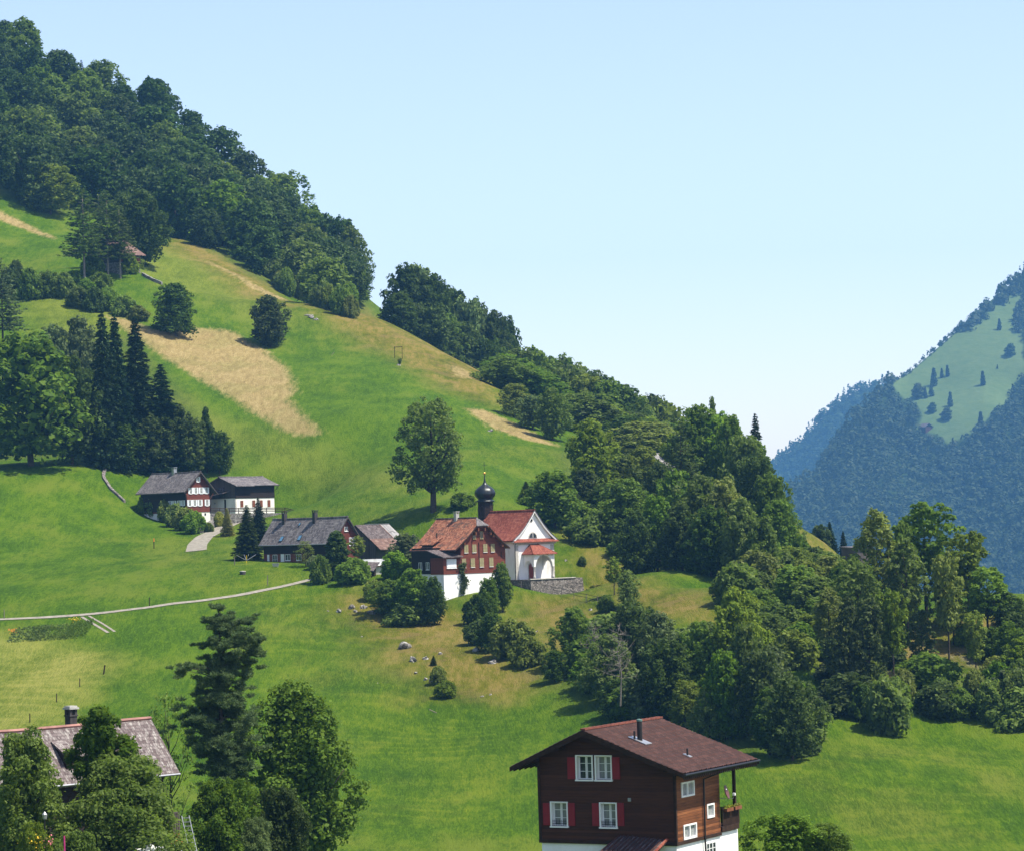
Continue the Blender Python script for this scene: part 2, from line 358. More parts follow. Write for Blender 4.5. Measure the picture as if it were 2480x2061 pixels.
base = t.mix(t.math('MULTIPLY', t.smooth(t.math('ADD', t.math('MULTIPLY', n_big, .55), t.math('MULTIPLY', n_mid, .5)), .48, .64), .34), base, olive)
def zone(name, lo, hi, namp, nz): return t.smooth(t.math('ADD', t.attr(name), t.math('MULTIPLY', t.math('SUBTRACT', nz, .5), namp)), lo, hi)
pale = t.mix(t.math('MULTIPLY', zone('pale', -9, 8, 14, n_mid), .62), base, t.ramp(g, [(.40, (0.0606, 0.0828, 0.0035)), (.60, (0.1654, 0.1885, 0.0268))]))
# mowing swathes follow the contour of the slope
bend = t.math('MULTIPLY', t.math('SUBTRACT', t.noise(P, .011, 2), .5), 150.)
wv = t.n('TexWave', {'Vector': t.comb(t.math('MULTIPLY', t.sep(P, 0), .3), t.math('ADD', t.math('ADD', t.sep(P, 1), t.math('MULTIPLY', t.sep(P, 0), .35)), bend), 0.), 'Scale': .046, 'Distortion': 4., 'Detail': 4., 'Detail Scale': 1.6}, 1, bands_direction='Y')
mown = t.ramp(t.math('ADD', t.math('MULTIPLY', t.smooth(wv, .55, 1.), .055), t.math('MULTIPLY', g, .97)), [(.44, (0.0279, 0.0716, 0.0011)), (.55, (0.0608, 0.1148, 0.0022)), (.68, (0.1318, 0.1736, 0.0087))])
mown = t.mix(t.math('MULTIPLY', t.smooth(t.noise(t.scale(P, (1, .6, 1)), .05, 6, .7), .46, .62), .45), mown, olive)
c = t.mix(t.math('MULTIPLY', zone('mown', -6, 8, 12, n_mid), .75), pale, mown)
hayc = t.ramp(t.math('ADD', t.math('MULTIPLY', n_sm, .55), t.math('MULTIPLY', n_fine, .45)), [(.36, (.17, .125, .05)), (.5, (.265, .20, .082)), (.64, (.36, .285, .13))])
parc = t.ramp(t.math('ADD', t.math('MULTIPLY', n_sm, .55), t.math('MULTIPLY', n_mid, .5)), [(.38, (0.0638, 0.0673, 0.0048)), (.5, (0.1238, 0.1109, 0.0103)), (.62, (0.2251, 0.1547, 0.0477))])
brn = t.smooth(t.noise(P, .16, 6, .72), .48, .62)
parc = t.mix(t.math('MULTIPLY', brn, .8), parc, (.195, .128, .05))
c = t.mix(t.math('MULTIPLY', zone('parch', -9, 7, 18, n_mid), .8), c, parc)
c = t.mix(t.math('MULTIPLY', zone('stubble', -9, 9, 12, n_mid), .75), c, t.ramp(t.math('ADD', t.math('MULTIPLY', t.smooth(wv, .3, 1.), .05), g), [(.42, (.085, .115, .010)), (.52, (.17, .19, .03)), (.64, (.26, .25, .06))]))
c = t.mix(t.math('MULTIPLY', zone('hay', -2., 2., 7, n_sm), t.math('ADD', .80, t.math('MULTIPLY', t.smooth(n_mid, .40, .55), .18))), c, hayc)
scr = t.ramp(t.noise(P, 1.3, 6, .7), [(.35, (.07, .06, .04)), (.5, (.17, .14, .10)), (.68, (.42, .38, .33))])
c = t.mix(t.math('MULTIPLY', zone('scree', -6, 6, 26, n_mid), t.math('MULTIPLY', t.smooth(n_sm, .44, .6), .6)), c, scr)
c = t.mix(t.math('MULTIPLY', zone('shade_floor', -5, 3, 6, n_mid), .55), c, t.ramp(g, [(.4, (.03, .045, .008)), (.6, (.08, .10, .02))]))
bump = t.bump(t.math('ADD', t.math('MULTIPLY', n_sm, .6), n_fine), 1., .35)
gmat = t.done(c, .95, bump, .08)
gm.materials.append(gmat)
ground = D.objects.new('ground', gm); C.objects.link(ground); tag(ground, kind='structure')
# ------------------------------------------------------------------ paths laid over the ground
def strip(name, pts, w, mat, lift=.09, step=1.5, cross=2):
    W = [np.array(p) for p in pts]; L = [W[0]]
    for a, b in zip(W[:-1], W[1:]):
        n = max(1, int(np.hypot(*(b-a)[:2])/step))
        L += [a+(b-a)*(k+1)/n for k in range(n)]
    L = np.array(L)
    for _ in range(6): L[1:-1] = (L[:-2]+2*L[1:-1]+L[2:])/4
    T = np.gradient(L[:, :2], axis=0); T /= np.maximum(np.linalg.norm(T, axis=1), 1e-6)[:, None]
    N = np.stack([-T[:, 1], T[:, 0]], 1); V = []
    ww = w if hasattr(w, '__len__') else (w, w)
    for k in range(len(L)):
        wk = ww[0]+(ww[1]-ww[0])*k/max(1, len(L)-1)
        for j in range(cross+1):
            q = L[k, :2]+N[k]*wk*(j/cross-.5); V.append((q[0], q[1], float(H(*q))+lift))
    c1 = cross+1
    Qs = [(k*c1+j, k*c1+j+1, (k+1)*c1+j+1, (k+1)*c1+j) for k in range(len(L)-1) for j in range(cross)]
    o = D.objects.new(name, np_mesh(name, V, Qs, mat, True)); C.objects.link(o); tag(o, kind='structure'); return o
t = NT('pale_gravel'); n = t.noise(t.pos(), 1.3, 6, .65)
M['gravel'] = t.done(t.ramp(n, [(.3, (.16, .145, .115)), (.55, (.25, .23, .19)), (.75, (.34, .315, .27))]), .95, t.bump(n, .5, .05), .1)
strip('path', [hit(u, v) for u, v in [(-60,1502),(0,1500),(120,1494),(250,1484),(375,1470),(500,1453),(600,1437),(700,1417),(755,1403)]], 1.35, M['gravel'])
strip('drive', [hit(u, v) for u, v in [(475,1334),(478,1318),(495,1300),(520,1288),(548,1274),(575,1264)]], (3.9, 3.2), M['gravel'], step=.8)
strip('cart_track', [hit(u, v) for u, v in [(198,1494),(225,1510),(262,1532)]], .5, M['gravel'], .06, .8)
strip('cart_track', [hit(u, v) for u, v in [(215,1492),(245,1508),(278,1530)]], .4, M['gravel'], .06, .8)
# ------------------------------------------------------------------ far mountains across the valley
PASTURE = [(2160,935),(2200,870),(2270,805),(2320,760),(2370,720),(2425,680),(2470,650),(2475,720),(2455,770),(2450,800),(2475,815),(2465,870),(2485,900),(2450,935),(2438,975),(2395,1000),(2375,1030),(2340,1055),(2300,1075),(2270,1050),(2218,1045),(2232,1010),(2222,985),(2190,965)]
def loft(name, ridge, Yr, vbot, Yb, back, seed, amp, nu=300, nv=150, u0=1500, u1=3300):
    us = np.linspace(u0, u1, nu); rv = np.interp(us, [r[0] for r in ridge], [r[1] for r in ridge]); yr = np.interp(us, Yr[0], Yr[1])
    V = np.zeros((nv+12, nu, 3)); s = np.linspace(0, 1, nv)
    for i, u in enumerate(us):
        for j in range(nv):
            k = s[j]; Y = Yb+(yr[i]-Yb)*k**.9; v = vbot+(rv[i]-vbot)*k
            V[j, i] = at(u, v, Y)
        for j in range(12): V[nv+j, i] = V[nv-1, i]+np.array([.1, 1, 0])*(j+1)*back/12-np.array([0, 0, 1])*(j+1)*back*.6/12
    w = np.clip(np.r_[np.minimum(s*6, 1)*np.minimum((1-s)*5, 1), np.zeros(12)], 0, 1)[:, None]
    V[:, :, 1] += w*amp*(vnoise(V[:, :, 0], V[:, :, 2], 190, seed)*2+vnoise(V[:, :, 0], V[:, :, 2], 70, seed+1))
    J = np.arange((nv+12)*nu).reshape(nv+12, nu)
    Qm = np.stack([J[:-1, :-1], J[:-1, 1:], J[1:, 1:], J[1:, :-1]], -1).reshape(-1, 4)
    m = np_mesh(name, V.reshape(-1, 3), Qm, None, True)
    UU, KK = np.meshgrid(us, np.r_[s, np.ones(12)]); RV = np.interp(UU, [r[0] for r in ridge], [r[1] for r in ridge])
    m.attributes.new('pasture', 'FLOAT', 'POINT').data.foreach_set('value', np.clip(sdf(PASTURE, UU, vbot+(RV-vbot)*KK), -60, 60).astype(np.float32).ravel() if seed == 11 else np.full(UU.size, -60., np.float32))
    return V, m
t = NT('mountain_pasture'); P = t.pos()
n = t.noise(P, .012, 5); n2 = t.noise(P, .09, 5)
M['pasture'] = t.done(t.mix(t.smooth(t.attr('pasture'), -6, 4), (.022, .042, .012), t.ramp(t.math('ADD', t.math('MULTIPLY', n, .5), t.math('MULTIPLY', n2, .5)), [(.3, (.062, .105, .03)), (.7, (.105, .15, .05))])), .95, t.bump(n2, .6, 2.), .05)
ridgeN = [(1500,1420),(1700,1320),(1900,1200),(1990,1130),(2060,1020),(2140,938),(2200,905),(2280,835),(2330,790),(2380,745),(2480,662),(2700,470),(3000,300),(3300,200)]
VN, mN = loft('mountain', ridgeN, ([1500,2000,2480,3300],[3700,4100,4500,4900]), 1760, 3100, 900, 11, 80)
ridgeF = [(1500,1300),(1700,1215),(1880,1125),(1960,1050),(2010,990),(2080,945),(2140,930),(2300,905),(2600,950),(3300,1100)]
VF, mF = loft('distant_mountain', ridgeF, ([1500,3300],[6300,6700]), 1500, 5600, 700, 21, 60)
for nm, me in (('mountain', mN), ('distant_mountain', mF)):
    me.materials.append(M['pasture']); o = D.objects.new(nm, me); C.objects.link(o); tag(o, kind='structure')
def mtn(V, u, k):                       # point on a lofted mountain, u = column direction, k = 0 foot .. 1 ridge
    nv = V.shape[0]-12; i = np.clip((u-1500)/1800*(V.shape[1]-1), 0, V.shape[1]-1.001); j = np.clip(k*(nv-1), 0, nv-1.001)
    a, b = int(i), int(j); fi, fj = i-a, j-b
    return (V[b, a]*(1-fi)+V[b, a+1]*fi)*(1-fj)+(V[b+1, a]*(1-fi)+V[b+1, a+1]*fi)*fj
def mtn_uv(V, ridge, vbot, u, v):
    rv = np.interp(u, [r[0] for r in ridge], [r[1] for r in ridge]); return mtn(V, u, (v-vbot)/(rv-vbot))
# ------------------------------------------------------------------ trees
def leaf_quads(c, nrm, ln, wd, rng, roll=None):
    n = len(c); nrm = nrm/np.maximum(np.linalg.norm(nrm, axis=1, keepdims=True), 1e-6)
    r = rng.normal(size=(n, 3)) if roll is None else roll
    a = r-nrm*(r*nrm).sum(1, keepdims=True); a /= np.maximum(np.linalg.norm(a, axis=1, keepdims=True), 1e-6)
    b = np.cross(nrm, a); ln = np.broadcast_to(ln, n)[:, None]; wd = np.broadcast_to(wd, n)[:, None]
    V = np.stack([c-a*ln, c-b*wd+nrm*wd*.25, c+a*ln, c+b*wd+nrm*wd*.25], 1).reshape(-1, 3)
    return V, np.arange(4*n).reshape(n, 4)
def sph(rng, n):
    d = rng.normal(size=(n, 3)); return d/np.linalg.norm(d, axis=1, keepdims=True)
def profile(kind, t):
    if kind == 'round': return np.sqrt(np.clip(1-(2*t-.9)**2/1.21, 0, 1))
    if kind == 'egg': return np.clip(np.sin(math.pi*np.clip(t, 0, 1)**.78), 0, 1)**.62
    if kind == 'cone': return np.clip((1-t)**.8*np.minimum(1, .45+t*3.5), 0, 1)
    if kind == 'dome': return np.sqrt(np.clip(1-t**2.2, 0, 1))
    if kind == 'column': return np.clip(np.minimum(1, .7+t*1.5)*(1-t**4)**.7, 0, 1)
    if kind == 'vase': return np.clip(.35+.9*t, 0, 1)*np.sqrt(np.clip(1-((t-.55)/.5)**4*.999, 0, 1)) if False else np.clip((.38+.75*t), 0, 1)*np.clip(1-np.clip(t-.6, 0, 1)**2*6, .0, 1)**.5
class Proto: pass
def broad(seed, Ht=16., Rd=6., base=.12, prof='round', nc=44, nl=110, size=.5, rc=(.20, .34), flat=.72, gap=0., lean=.0, limbs=7, trunk=.035, dense=.18, asym=.22):
    rng = np.random.default_rng(seed); z0 = base*Ht; cs = []; V = []; Q = []; nv = 0
    ph = rng.uniform(0, 6.28, 4)
    for i in range(nc):
        tt = ((i+.5)/nc)**.85*.95+rng.uniform(-.03, .03); tt = min(max(tt, .02), .97)
        an = i*2.39996+rng.uniform(-.5, .5)
        r = Rd*profile(prof, np.array(tt))*(1+asym*math.sin(an+ph[0])*.7+asym*math.sin(2*an+ph[1]+3*tt))
        k = rng.uniform(rc[0], rc[1])*Rd*(1.15-.45*tt)
        rr = max(0., r-k*.55)*math.sqrt(rng.uniform(.45, 1.))
        cs.append((rr*math.cos(an)+lean*tt*Ht, rr*math.sin(an), z0+tt*(Ht-z0)-k*flat*.45*(tt > .6), k))
    for (x, y, z, k) in cs:
        n = int(nl*(k/(.27*Rd))**1.6*rng.uniform(.8, 1.2))
        d = sph(rng, n); d[:, 2] = np.where((d[:, 2] < -.2) & (rng.random(n) < .6), -d[:, 2], d[:, 2])
        q = rng.uniform(.62, 1.08, n); q = np.where(rng.random(n) < .07, q*rng.uniform(1.1, 1.45, n), q)[:, None]; lump = 1+.22*np.sin(d[:, :1]*5+x)*np.sin(d[:, 1:2]*5+y)
        c = np.array([x, y, z])+d*q*k*lump*np.array([1, 1, flat])
        nm = d*.9+rng.normal(size=(n, 3))*.55+np.array([0, 0, .35])
        s = size*rng.uniform(.6, 1.25, n)
        v, f = leaf_quads(c, nm, s, s*.62, rng); V.append(v); Q.append(f+nv); nv += len(v)
    ni = int(nc*nl*dense)
    tt = rng.uniform(.05, .9, ni); an = rng.uniform(0, 6.28, ni); r = Rd*profile(prof, tt)*.62*np.sqrt(rng.random(ni))
    c = np.stack([r*np.cos(an)+lean*tt*Ht, r*np.sin(an), z0+tt*(Ht-z0)], 1); s = size*1.5
    v, f = leaf_quads(c, rng.normal(size=(ni, 3)), s, s*.7, rng); V.append(v); Q.append(f+nv)
    P = Proto(); P.H, P.W = Ht, 2*Rd
    P.crown = np_mesh('crown', np.concatenate(V), np.concatenate(Q))
    mb = MB(); top = Ht*.86; rt = trunk*Ht*.5
    mb.tube([(0, 0, -1.5), (0, 0, .2), (lean*.3*Ht*.3+rng.uniform(-.15, .15), rng.uniform(-.15, .15), Ht*.3), (lean*.6*Ht, 0, Ht*.6), (lean*.86*Ht, 0, top)], [rt*1.35, rt*1.1, rt*.8, rt*.45, rt*.1], 7)
    for i in range(limbs):
        x, y, z, k = cs[int((i+.5)/limbs*nc*.92)]; zs = max(Ht*.16, z-math.hypot(x, y)*.9-.06*Ht)
        x0 = lean*zs
        mb.tube([(x0, 0, zs), (x0+(x-x0)*.5, y*.5, zs+(z-zs)*.38), (x, y, z)], [rt*.5, rt*.32, rt*.08], 5)
    P.trunk = mb.mesh('trunk', True); return P
def conifer(seed, Ht=20., Rd=3.6, nl=26, base=.06, size=.34, droop=.30, power=.85, dens=1., bare=0., trunk=.022, gapf=0.):
    rng = np.random.default_rng(seed); V = []; Q = []; nv = 0; mb = MB(); rt = trunk*Ht*.5
    levels = int(nl); zs = np.linspace(base*Ht, Ht*.985, levels)
    for li, z in enumerate(zs):
        tt = (z-base*Ht)/(Ht-base*Ht); L = Rd*((1-tt)**power)*1.0+.18
        nb = max(4, int(9*(1-tt)+4)); a0 = rng.uniform(0, 6.28)
        for b in range(nb):
            if rng.random() < gapf: continue
            an = a0+b*6.283/nb+rng.uniform(-.3, .3); l = L*rng.uniform(.72, 1.14)
            n = max(5, int(l/size*7*dens)); s = rng.uniform(.12, 1, n)**.8
            side = rng.uniform(-1, 1, n)*l*.20*(1.1-s)+rng.normal(size=n)*.08
            up = rng.uniform(-.02, .12)*l
            zz = z+up*s*2-droop*l*s**1.6+.12*l*np.maximum(0, s-.75)*2+rng.normal(size=n)*.10-np.abs(side)*.45
            ca, sa = math.cos(an), math.sin(an)
            c = np.stack([s*l*ca-side*sa, s*l*sa+side*ca, zz], 1)
            ax = np.stack([ca-np.sign(side)*sa*.7, sa+np.sign(side)*ca*.7, np.full(n, -.55)], 1)+rng.normal(size=(n, 3))*.25
            nm = np.array([-ca*.1, -sa*.1, 1.])+rng.normal(size=(n, 3))*.42
            k = size*rng.uniform(.6, 1.2, n)
            v, f = leaf_quads(c, nm, k, k*.36, rng, ax); V.append(v); Q.append(f+nv); nv += len(v)
            if l > .9 and b % 2 == 0: mb.tube([(0, 0, z), (ca*l*.55, sa*l*.55, z+up-droop*l*.35), (ca*l*.92, sa*l*.92, z+up*1.6-droop*l*.8)], [rt*.16+.02, rt*.1+.015, .01], 4, False)
    mb.tube([(0, 0, -1.5), (0, 0, .3), (0, 0, Ht*.5), (0, 0, Ht*.99)], [rt*1.3, rt, rt*.55, .03], 7)
    P = Proto(); P.H, P.W = Ht, 2*Rd; P.crown = np_mesh('crown', np.concatenate(V), np.concatenate(Q)); P.trunk = mb.mesh('trunk', True); return P
# prototypes for the far slope, the middle slope and the foreground
FARB = [broad(10+i, 16, 6.4, .0, pr, 96, 66, .46, (.13, .25), .95, dense=.1) for i, pr in enumerate(['round', 'egg', 'dome', 'round', 'egg'])]
FARS = [conifer(30+i, 20, 3.4, 24, .05, .62, .32, .9, .8) for i in range(2)]
MIDB = [broad(40+i, 16, 5.6, b, pr, int(nc*1.35), 110, .34, (rc[0]*.9, rc[1]*.88), .92) for i, (pr, b, nc, rc) in enumerate([('round', .06, 56, (.17, .30)), ('egg', .05, 60, (.17, .28)), ('dome', .04, 52, (.18, .32)),
        ('egg', .10, 64, (.14, .25)), ('round', .05, 70, (.13, .24)), ('cone', .05, 56, (.18, .30))])]
TALLB = [broad(60+i, 20, 4.2, b, pr, 62, 80, .36, (.15, .27), .8, dense=.06, gap=.2, trunk=.025) for i, (pr, b) in enumerate([('egg', .32), ('vase', .42), ('round', .38), ('column', .2)])]
MIDS = [conifer(70+i, 22, 4.6, 40, .02, .46, .40, .78, 1.35) for i in range(3)]
LARCH = [conifer(76+i, 22, 4.6, 26, .30, .42, .10, .55, .55, gapf=.3) for i in range(2)]
BUSH = [broad(80+i, 4, 2.6, .0, pr, 44, 110, .24, (.20, .36), .9, limbs=4, trunk=.03) for i, pr in enumerate(['dome', 'round', 'egg'])]
THUJA = broad(90, 8, 1.4, .0, 'column', 70, 120, .20, (.30, .48), .9, limbs=2, asym=.05)
def put(P, p, h, w, name, label, cat, leaf, group=None, bark='bark', rng=random, rot=None, sink=0.):
    o = empty(name, (p[0], p[1], p[2]-sink), rng.uniform(0, 6.28) if rot is None else rot, (w/P.W, w/P.W, h/P.H))
    tag(o, label, cat, group)
    child('crown', P.crown, o, M[leaf]); child('trunk', P.trunk, o, M[bark]); return o
def tree_px(P, u, vb, vt, wpx, name, label, leaf, group=None, Y=None, cat='tree', bark='bark', rot=None, y0=220.):
    p = hit(u, vb, y0) if Y is None else on(u, Y)
    k = ppm(p[1]); vv = vb
    if Y is not None:                       # base hidden: take the true base row from the ground there
        q = p@FW; vv = CY-F_PX*(p@UP)/q
    return put(P, p, max(.5, (vv-vt)/k), wpx/k, name, label, cat, leaf, group, bark, rot=rot)
random.seed(5)
# ------------------------------------------------------------------ woods: every tree an object of its own
def scatter(poly, spacing, n, seed, y0=220., inner=None):
    rng = np.random.default_rng(seed); P = np.array(poly, float); lo, hi = P.min(0), P.max(0); out = []
    for _ in range(n):
        u, v = rng.uniform(lo, hi)
        if sdf(P, np.array([u]), np.array([v]))[0] < 0: continue
        p = hit(u, v, y0, 5000.)
        if p[1] > 1400: continue
        if all((p[0]-q[0])**2+(p[1]-q[1])**2+(p[2]-q[2])**2 > spacing**2 for q in out): out.append(p)
    return out
def wood(poly, spacing, n, seed, protos, h, w, leaves, label, group, name='leafy_tree'):
    rng = random.Random(seed); pts = scatter(poly, spacing, n, seed)
    for p in pts:
        k = rng.uniform(.82, 1.2)
        put(rng.choice(protos), p, rng.uniform(*h)*k, rng.uniform(*w)*k, name, label, 'tree', rng.choice(leaves), group, rng=rng, sink=.6)
    return len(pts)
cnt = {}
cnt['upper'] = wood([(-60,395),(0,440),(60,500),(140,515),(250,530),(340,545),(420,575),(520,612),(600,655),(680,702),(740,735),(800,752),(835,745),(835,700),(800,640),(700,560),(550,432),(400,325),(200,225),(0,130),(-60,105)],
    12, 5000, 3, FARB, (15, 20), (15, 19), ['deep', 'deep', 'beech', 'deep'], 'dark leafy tree in the dense beech wood on the upper left slope', 'trees of the upper left wood')
for u, vt in ((205,150),(222,146),(250,158),(572,398),(583,412),(600,418)):
    p = on(u+4, 1120 if u < 400 else 1085)
    put(FARS[u % 2], p, (CY-F_PX*(p@UP)/(p@FW)-vt)/ppm(p[1]), 5, 'spruce_tree', 'small pointed spruce breaking the upper left ridge line against the sky', 'tree', 'spruce', 'spruces on the ridge line')
cnt['brow'] = 0
rng = random.Random(8)
for i, (u, vt, Y) in enumerate([(640,440,1040),(690,450,1030),(735,470,1020),(775,492,1010),(812,515,1000),(845,520,990),(868,545,985),(876,610,965),(835,600,975),(790,575,985),(740,560,1000),(690,540,1010),(880,690,950),(850,680,955)]):
    p = on(u, Y); vb = CY-F_PX*(p@UP)/(p@FW)
    put(FARB[i % 5], p, max(12, (vb-vt)/ppm(p[1])), rng.uniform(12, 15), 'leafy_tree', 'tall leafy tree at the steep right end of the upper left wood', 'tree', 'deep' if i % 3 else 'beech', 'trees at the end of the upper left wood', rng=rng)
for (u0, u1, Y, vt0, vt1, n, st) in ((990,1250,905,640,800,9,1),(975,1240,885,715,855,8,1),(1265,1450,830,838,915,7,1),(1230,1420,800,905,980,7,1),(1215,1440,770,985,1040,6,1),(1420,1640,790,905,1000,9,1),(1400,1640,730,960,1050,8,1),(1500,1640,690,1030,1090,4,1)):
    for i in range(n):
        k = (i+.5)/n; u = u0+(u1-u0)*k+rng.uniform(-8, 8); vt = vt0+(vt1-vt0)*k+rng.uniform(-10, 10); p = on(u, Y+rng.uniform(-10, 10)+20*k)
        vb = CY-F_PX*(p@UP)/(p@FW); h = (vb-vt)/ppm(p[1])
        put(rng.choice(FARB+MIDB[:5]), p, max(9, h*1.1), rng.uniform(14, 19) if u > 1250 else rng.uniform(12, 16), 'leafy_tree', 'dark leafy tree in the wood that crests the brow above the green slope', 'tree', rng.choice(['dark', 'beech', 'beech', 'olive']) if u > 1250 else rng.choice(['dark', 'dark', 'beech', 'grey']), 'trees along the brow', rng=rng); cnt['brow'] += 1
# big wood right of the chapel
big = [(1440,1300,1010,150,1,'olive'),(1345,1290,1135,150,4,'beech'),(1500,1300,1090,130,0,'beech'),(1560,1330,1075,140,1,'olive'),(1520,1360,1150,150,2,'beech'),(1640,1330,1060,120,4,'olive'),
 (1700,1320,975,150,1,'beech'),(1740,1330,985,150,0,'light'),(1640,1380,1130,140,3,'beech'),(1590,1395,1190,130,2,'beech'),(1700,1385,1140,140,0,'beech'),(1780,1340,1000,120,1,'beech'),(1810,1360,1040,130,2,'beech'),
 (1760,1395,1150,140,3,'olive'),(1840,1370,1090,130,0,'dark'),(1870,1370,1140,120,4,'beech'),(1890,1390,1200,110,2,'beech'),(1650,1400,1215,120,1,'dark'),(1720,1410,1220,130,4,'dark'),(1800,1420,1200,130,1,'beech'),
 (1850,1430,1240,120,2,'beech'),(1910,1400,1250,90,0,'beech'),(1470,1330,1170,120,0,'dark'),(1420,1290,1130,100,3,'dark'),(1600,1350,1110,110,0,'dark'),(1670,1350,1030,90,1,'grey'),(1540,1390,1230,110,1,'dark'),(1780,1290,1020,110,2,'beech'),
 (1830,1310,1060,110,1,'beech'),(1735,1300,960,70,5,'beech')]
for i, (u, vb, vt, w, k, lf) in enumerate(big):
    if i == 0: lab = 'tall olive tree with a domed crown at the wood edge beside the tan strip'
    elif i == 1: lab = 'bright leafy tree just behind the right end of the chapel roof'
    elif i == 7: lab = 'bright green dome-crowned tree topping the wood under the lone spruce'
    else: lab = 'leafy tree packed in the tall wood right of the chapel'
    tree_px(MIDB[k], u, vb, vt, w, 'leafy_tree', lab, lf, None if i in (0, 1, 7) else 'trees of the wood right of the chapel', Y=[590,556,600,590,545,600,600,600,540,525,520,590,575,510,560,550,535,515,505,500,495,540,565,570,560,600,520,610,590,625][i])
tree_px(MIDS[0], 1838, 1150, 1000, 78, 'spruce_tree', 'lone dark pointed spruce on the skyline at the right end of the big wood', 'spruce', Y=615)
tree_px(LARCH[0], 1655, 1330, 1020, 110, 'larch_tree', 'ragged brownish green conifer in the big wood, left of the dome-crowned tree', 'larch', Y=585)
for u, vb, vt, w in ((1275,1215,1165,48),(1290,1225,1180,60)):
    tree_px(MIDS[1] if u < 1280 else BUSH[0], u, vb, vt, w, 'young_conifer' if u < 1280 else 'bush', 'small dark conifer at the lower edge of the green slope behind the chapel' if u < 1280 else 'low leafy bush under the small dark conifer behind the chapel', 'dark' if u < 1280 else 'beech', cat='tree' if u < 1280 else 'bush')
# bank of shrubs falling from the big wood towards the right
rng = random.Random(12)
for p in scatter([(1760,1430),(1850,1375),(1915,1370),(1990,1410),(2060,1450),(1990,1560),(1900,1640),(1840,1560),(1780,1500)], 5.6, 900, 21):
    k = rng.uniform(.8, 1.3)
    put(rng.choice(BUSH+MIDB[3:5]), p, 5.5*k, 7*k, 'shrub', 'leafy shrub on the green bank between the big wood and the tall trees', 'shrub', rng.choice(['beech', 'beech', 'light', 'dark', 'olive']), 'shrubs of the bank', rng=rng, sink=.4)
# clump in front of the chapel slope
clump = [(1395,1610,1465,120,3,'light','thin bright-topped tree with a visible stem at the left end of the clump'),
 (1535,1650,1450,140,0,'dark',0),(1480,1700,1530,130,1,'beech',0),(1440,1660,1575,100,2,'beech',0),(1600,1660,1475,110,3,'grey',0),(1625,1745,1540,150,0,'dark',0),(1700,1720,1500,125,1,'beech',0),
 (1785,1710,1415,165,1,'olive','tall olive leafy tree, highest in the clump behind the brown chalet'),(1760,1790,1570,140,4,'beech',0),(1850,1800,1560,140,0,'dark',0),(1920,1842,1630,140,0,'dark','rounded leafy tree at the lower right tip of the clump'),
 (1865,1830,1660,120,3,'dark',0),(1555,1745,1620,130,4,'grey',0),(1660,1770,1640,110,2,'olive',0),(1500,1735,1640,110,2,'dark',0),(1810,1780,1500,120,3,'beech',0),(1870,1760,1560,110,4,'grey',0),(1720,1790,1660,100,2,'beech',0),(1590,1720,1540,100,4,'dark',0),(1950,1800,1660,90,0,'dark',0),(1345,1650,1570,70,2,'dark','small dark leafy bush at the foot of the thin bright tree')]
for u, vb, vt, w, k, lf, lab in clump:
    tree_px(MIDB[k], u, vb, vt, w, 'leafy_tree', lab or 'leafy tree crowded in the clump behind the brown chalet', lf, None if lab else 'trees of the clump')
# tall trees on the right bank
extra = [(2445,1640,1500),(2475,1660,1540),(2465,1600,1480),(2075,1560,1340),(2190,1520,1255),(2120,1600,1450),(2295,1520,1340),(2000,1560,1450),(2180,1500,1330)]
for i, (u, vb, vt) in enumerate(extra):
    tree_px(MIDB[(1, 3, 4, 0)[i % 4]], u, vb, vt, 95, 'leafy_tree', 'full-crowned leafy tree filling the gaps between the tall right bank trees', ('beech', 'olive', 'dark', 'beech')[i % 4], 'filling trees of the right bank')
tall = [(2012,1650,1420,100,0,'olive',''),(2062,1690,1440,80,3,'dark','narrow dark ivy-clad tree left of the broad bush on the right bank'),(2110,1690,1440,95,3,'dark',''),(2165,1690,1420,85,1,'olive',''),(2130,1530,1228,125,0,'olive','tall feathery tree, leftmost of the three highest on the right bank'),
 (2245,1500,1210,150,2,'beech','broad-crowned tree, highest of the trees on the right bank'),(2350,1530,1280,115,1,'olive','tall tree with flat layered crown against the mountain, right of the highest'),(2300,1650,1330,95,1,'olive',''),(2395,1570,1370,115,2,'light','yellowish layered tree standing apart at the right'),(2365,1680,1475,75,1,'olive',''),
 (2200,1560,1300,110,0,'beech',''),(2090,1600,1360,100,2,'beech',''),(2050,1560,1380,90,0,'beech',''),(2440,1570,1430,90,2,'dark',''),(2475,1560,1470,80,0,'dark',''),(2310,1560,1400,90,3,'olive',''),(2235,1640,1470,80,3,'dark',''),(2020,1690,1540,60,1,'dark','')]
for u, vb, vt, w, k, lf, lab in tall:
    tree_px(TALLB[k], u, vb, vt, w, 'tall_tree', lab or 'tall thin-stemmed leafy tree on the stony right bank', lf, None if lab else 'tall trees of the right bank')
for u, vb, vt, w, k, lf, lab in [(2150,1775,1640,135,1,'beech','large round bush at the meadow edge under the tall right bank trees'),(2092,1745,1655,65,0,'dark',''),(2035,1725,1640,60,1,'beech',''),(2322,1735,1665,95,0,'beech',''),(2400,1745,1645,90,1,'light',''),
    (2462,1745,1620,90,1,'beech',''),(2455,1650,1575,100,0,'beech',''),(2250,1720,1660,70,0,'dark',''),(2360,1700,1620,70,2,'olive',''),(2420,1690,1600,80,0,'beech',''),(2190,1690,1620,70,0,'olive',''),(2000,1600,1540,70,0,'light',''),(2120,1660,1600,60,0,'olive',''),(2280,1700,1640,50,2,'beech',''),(2080,1640,1570,70,1,'dark',''),(2340,1560,1510,70,0,'olive',''),(2480,1700,1600,70,1,'beech','')]:
    tree_px(BUSH[k], u, vb, vt, w, 'bush', lab or 'leafy bush along the foot of the right bank', lf, None if lab else 'bushes of the right bank', cat='bush')
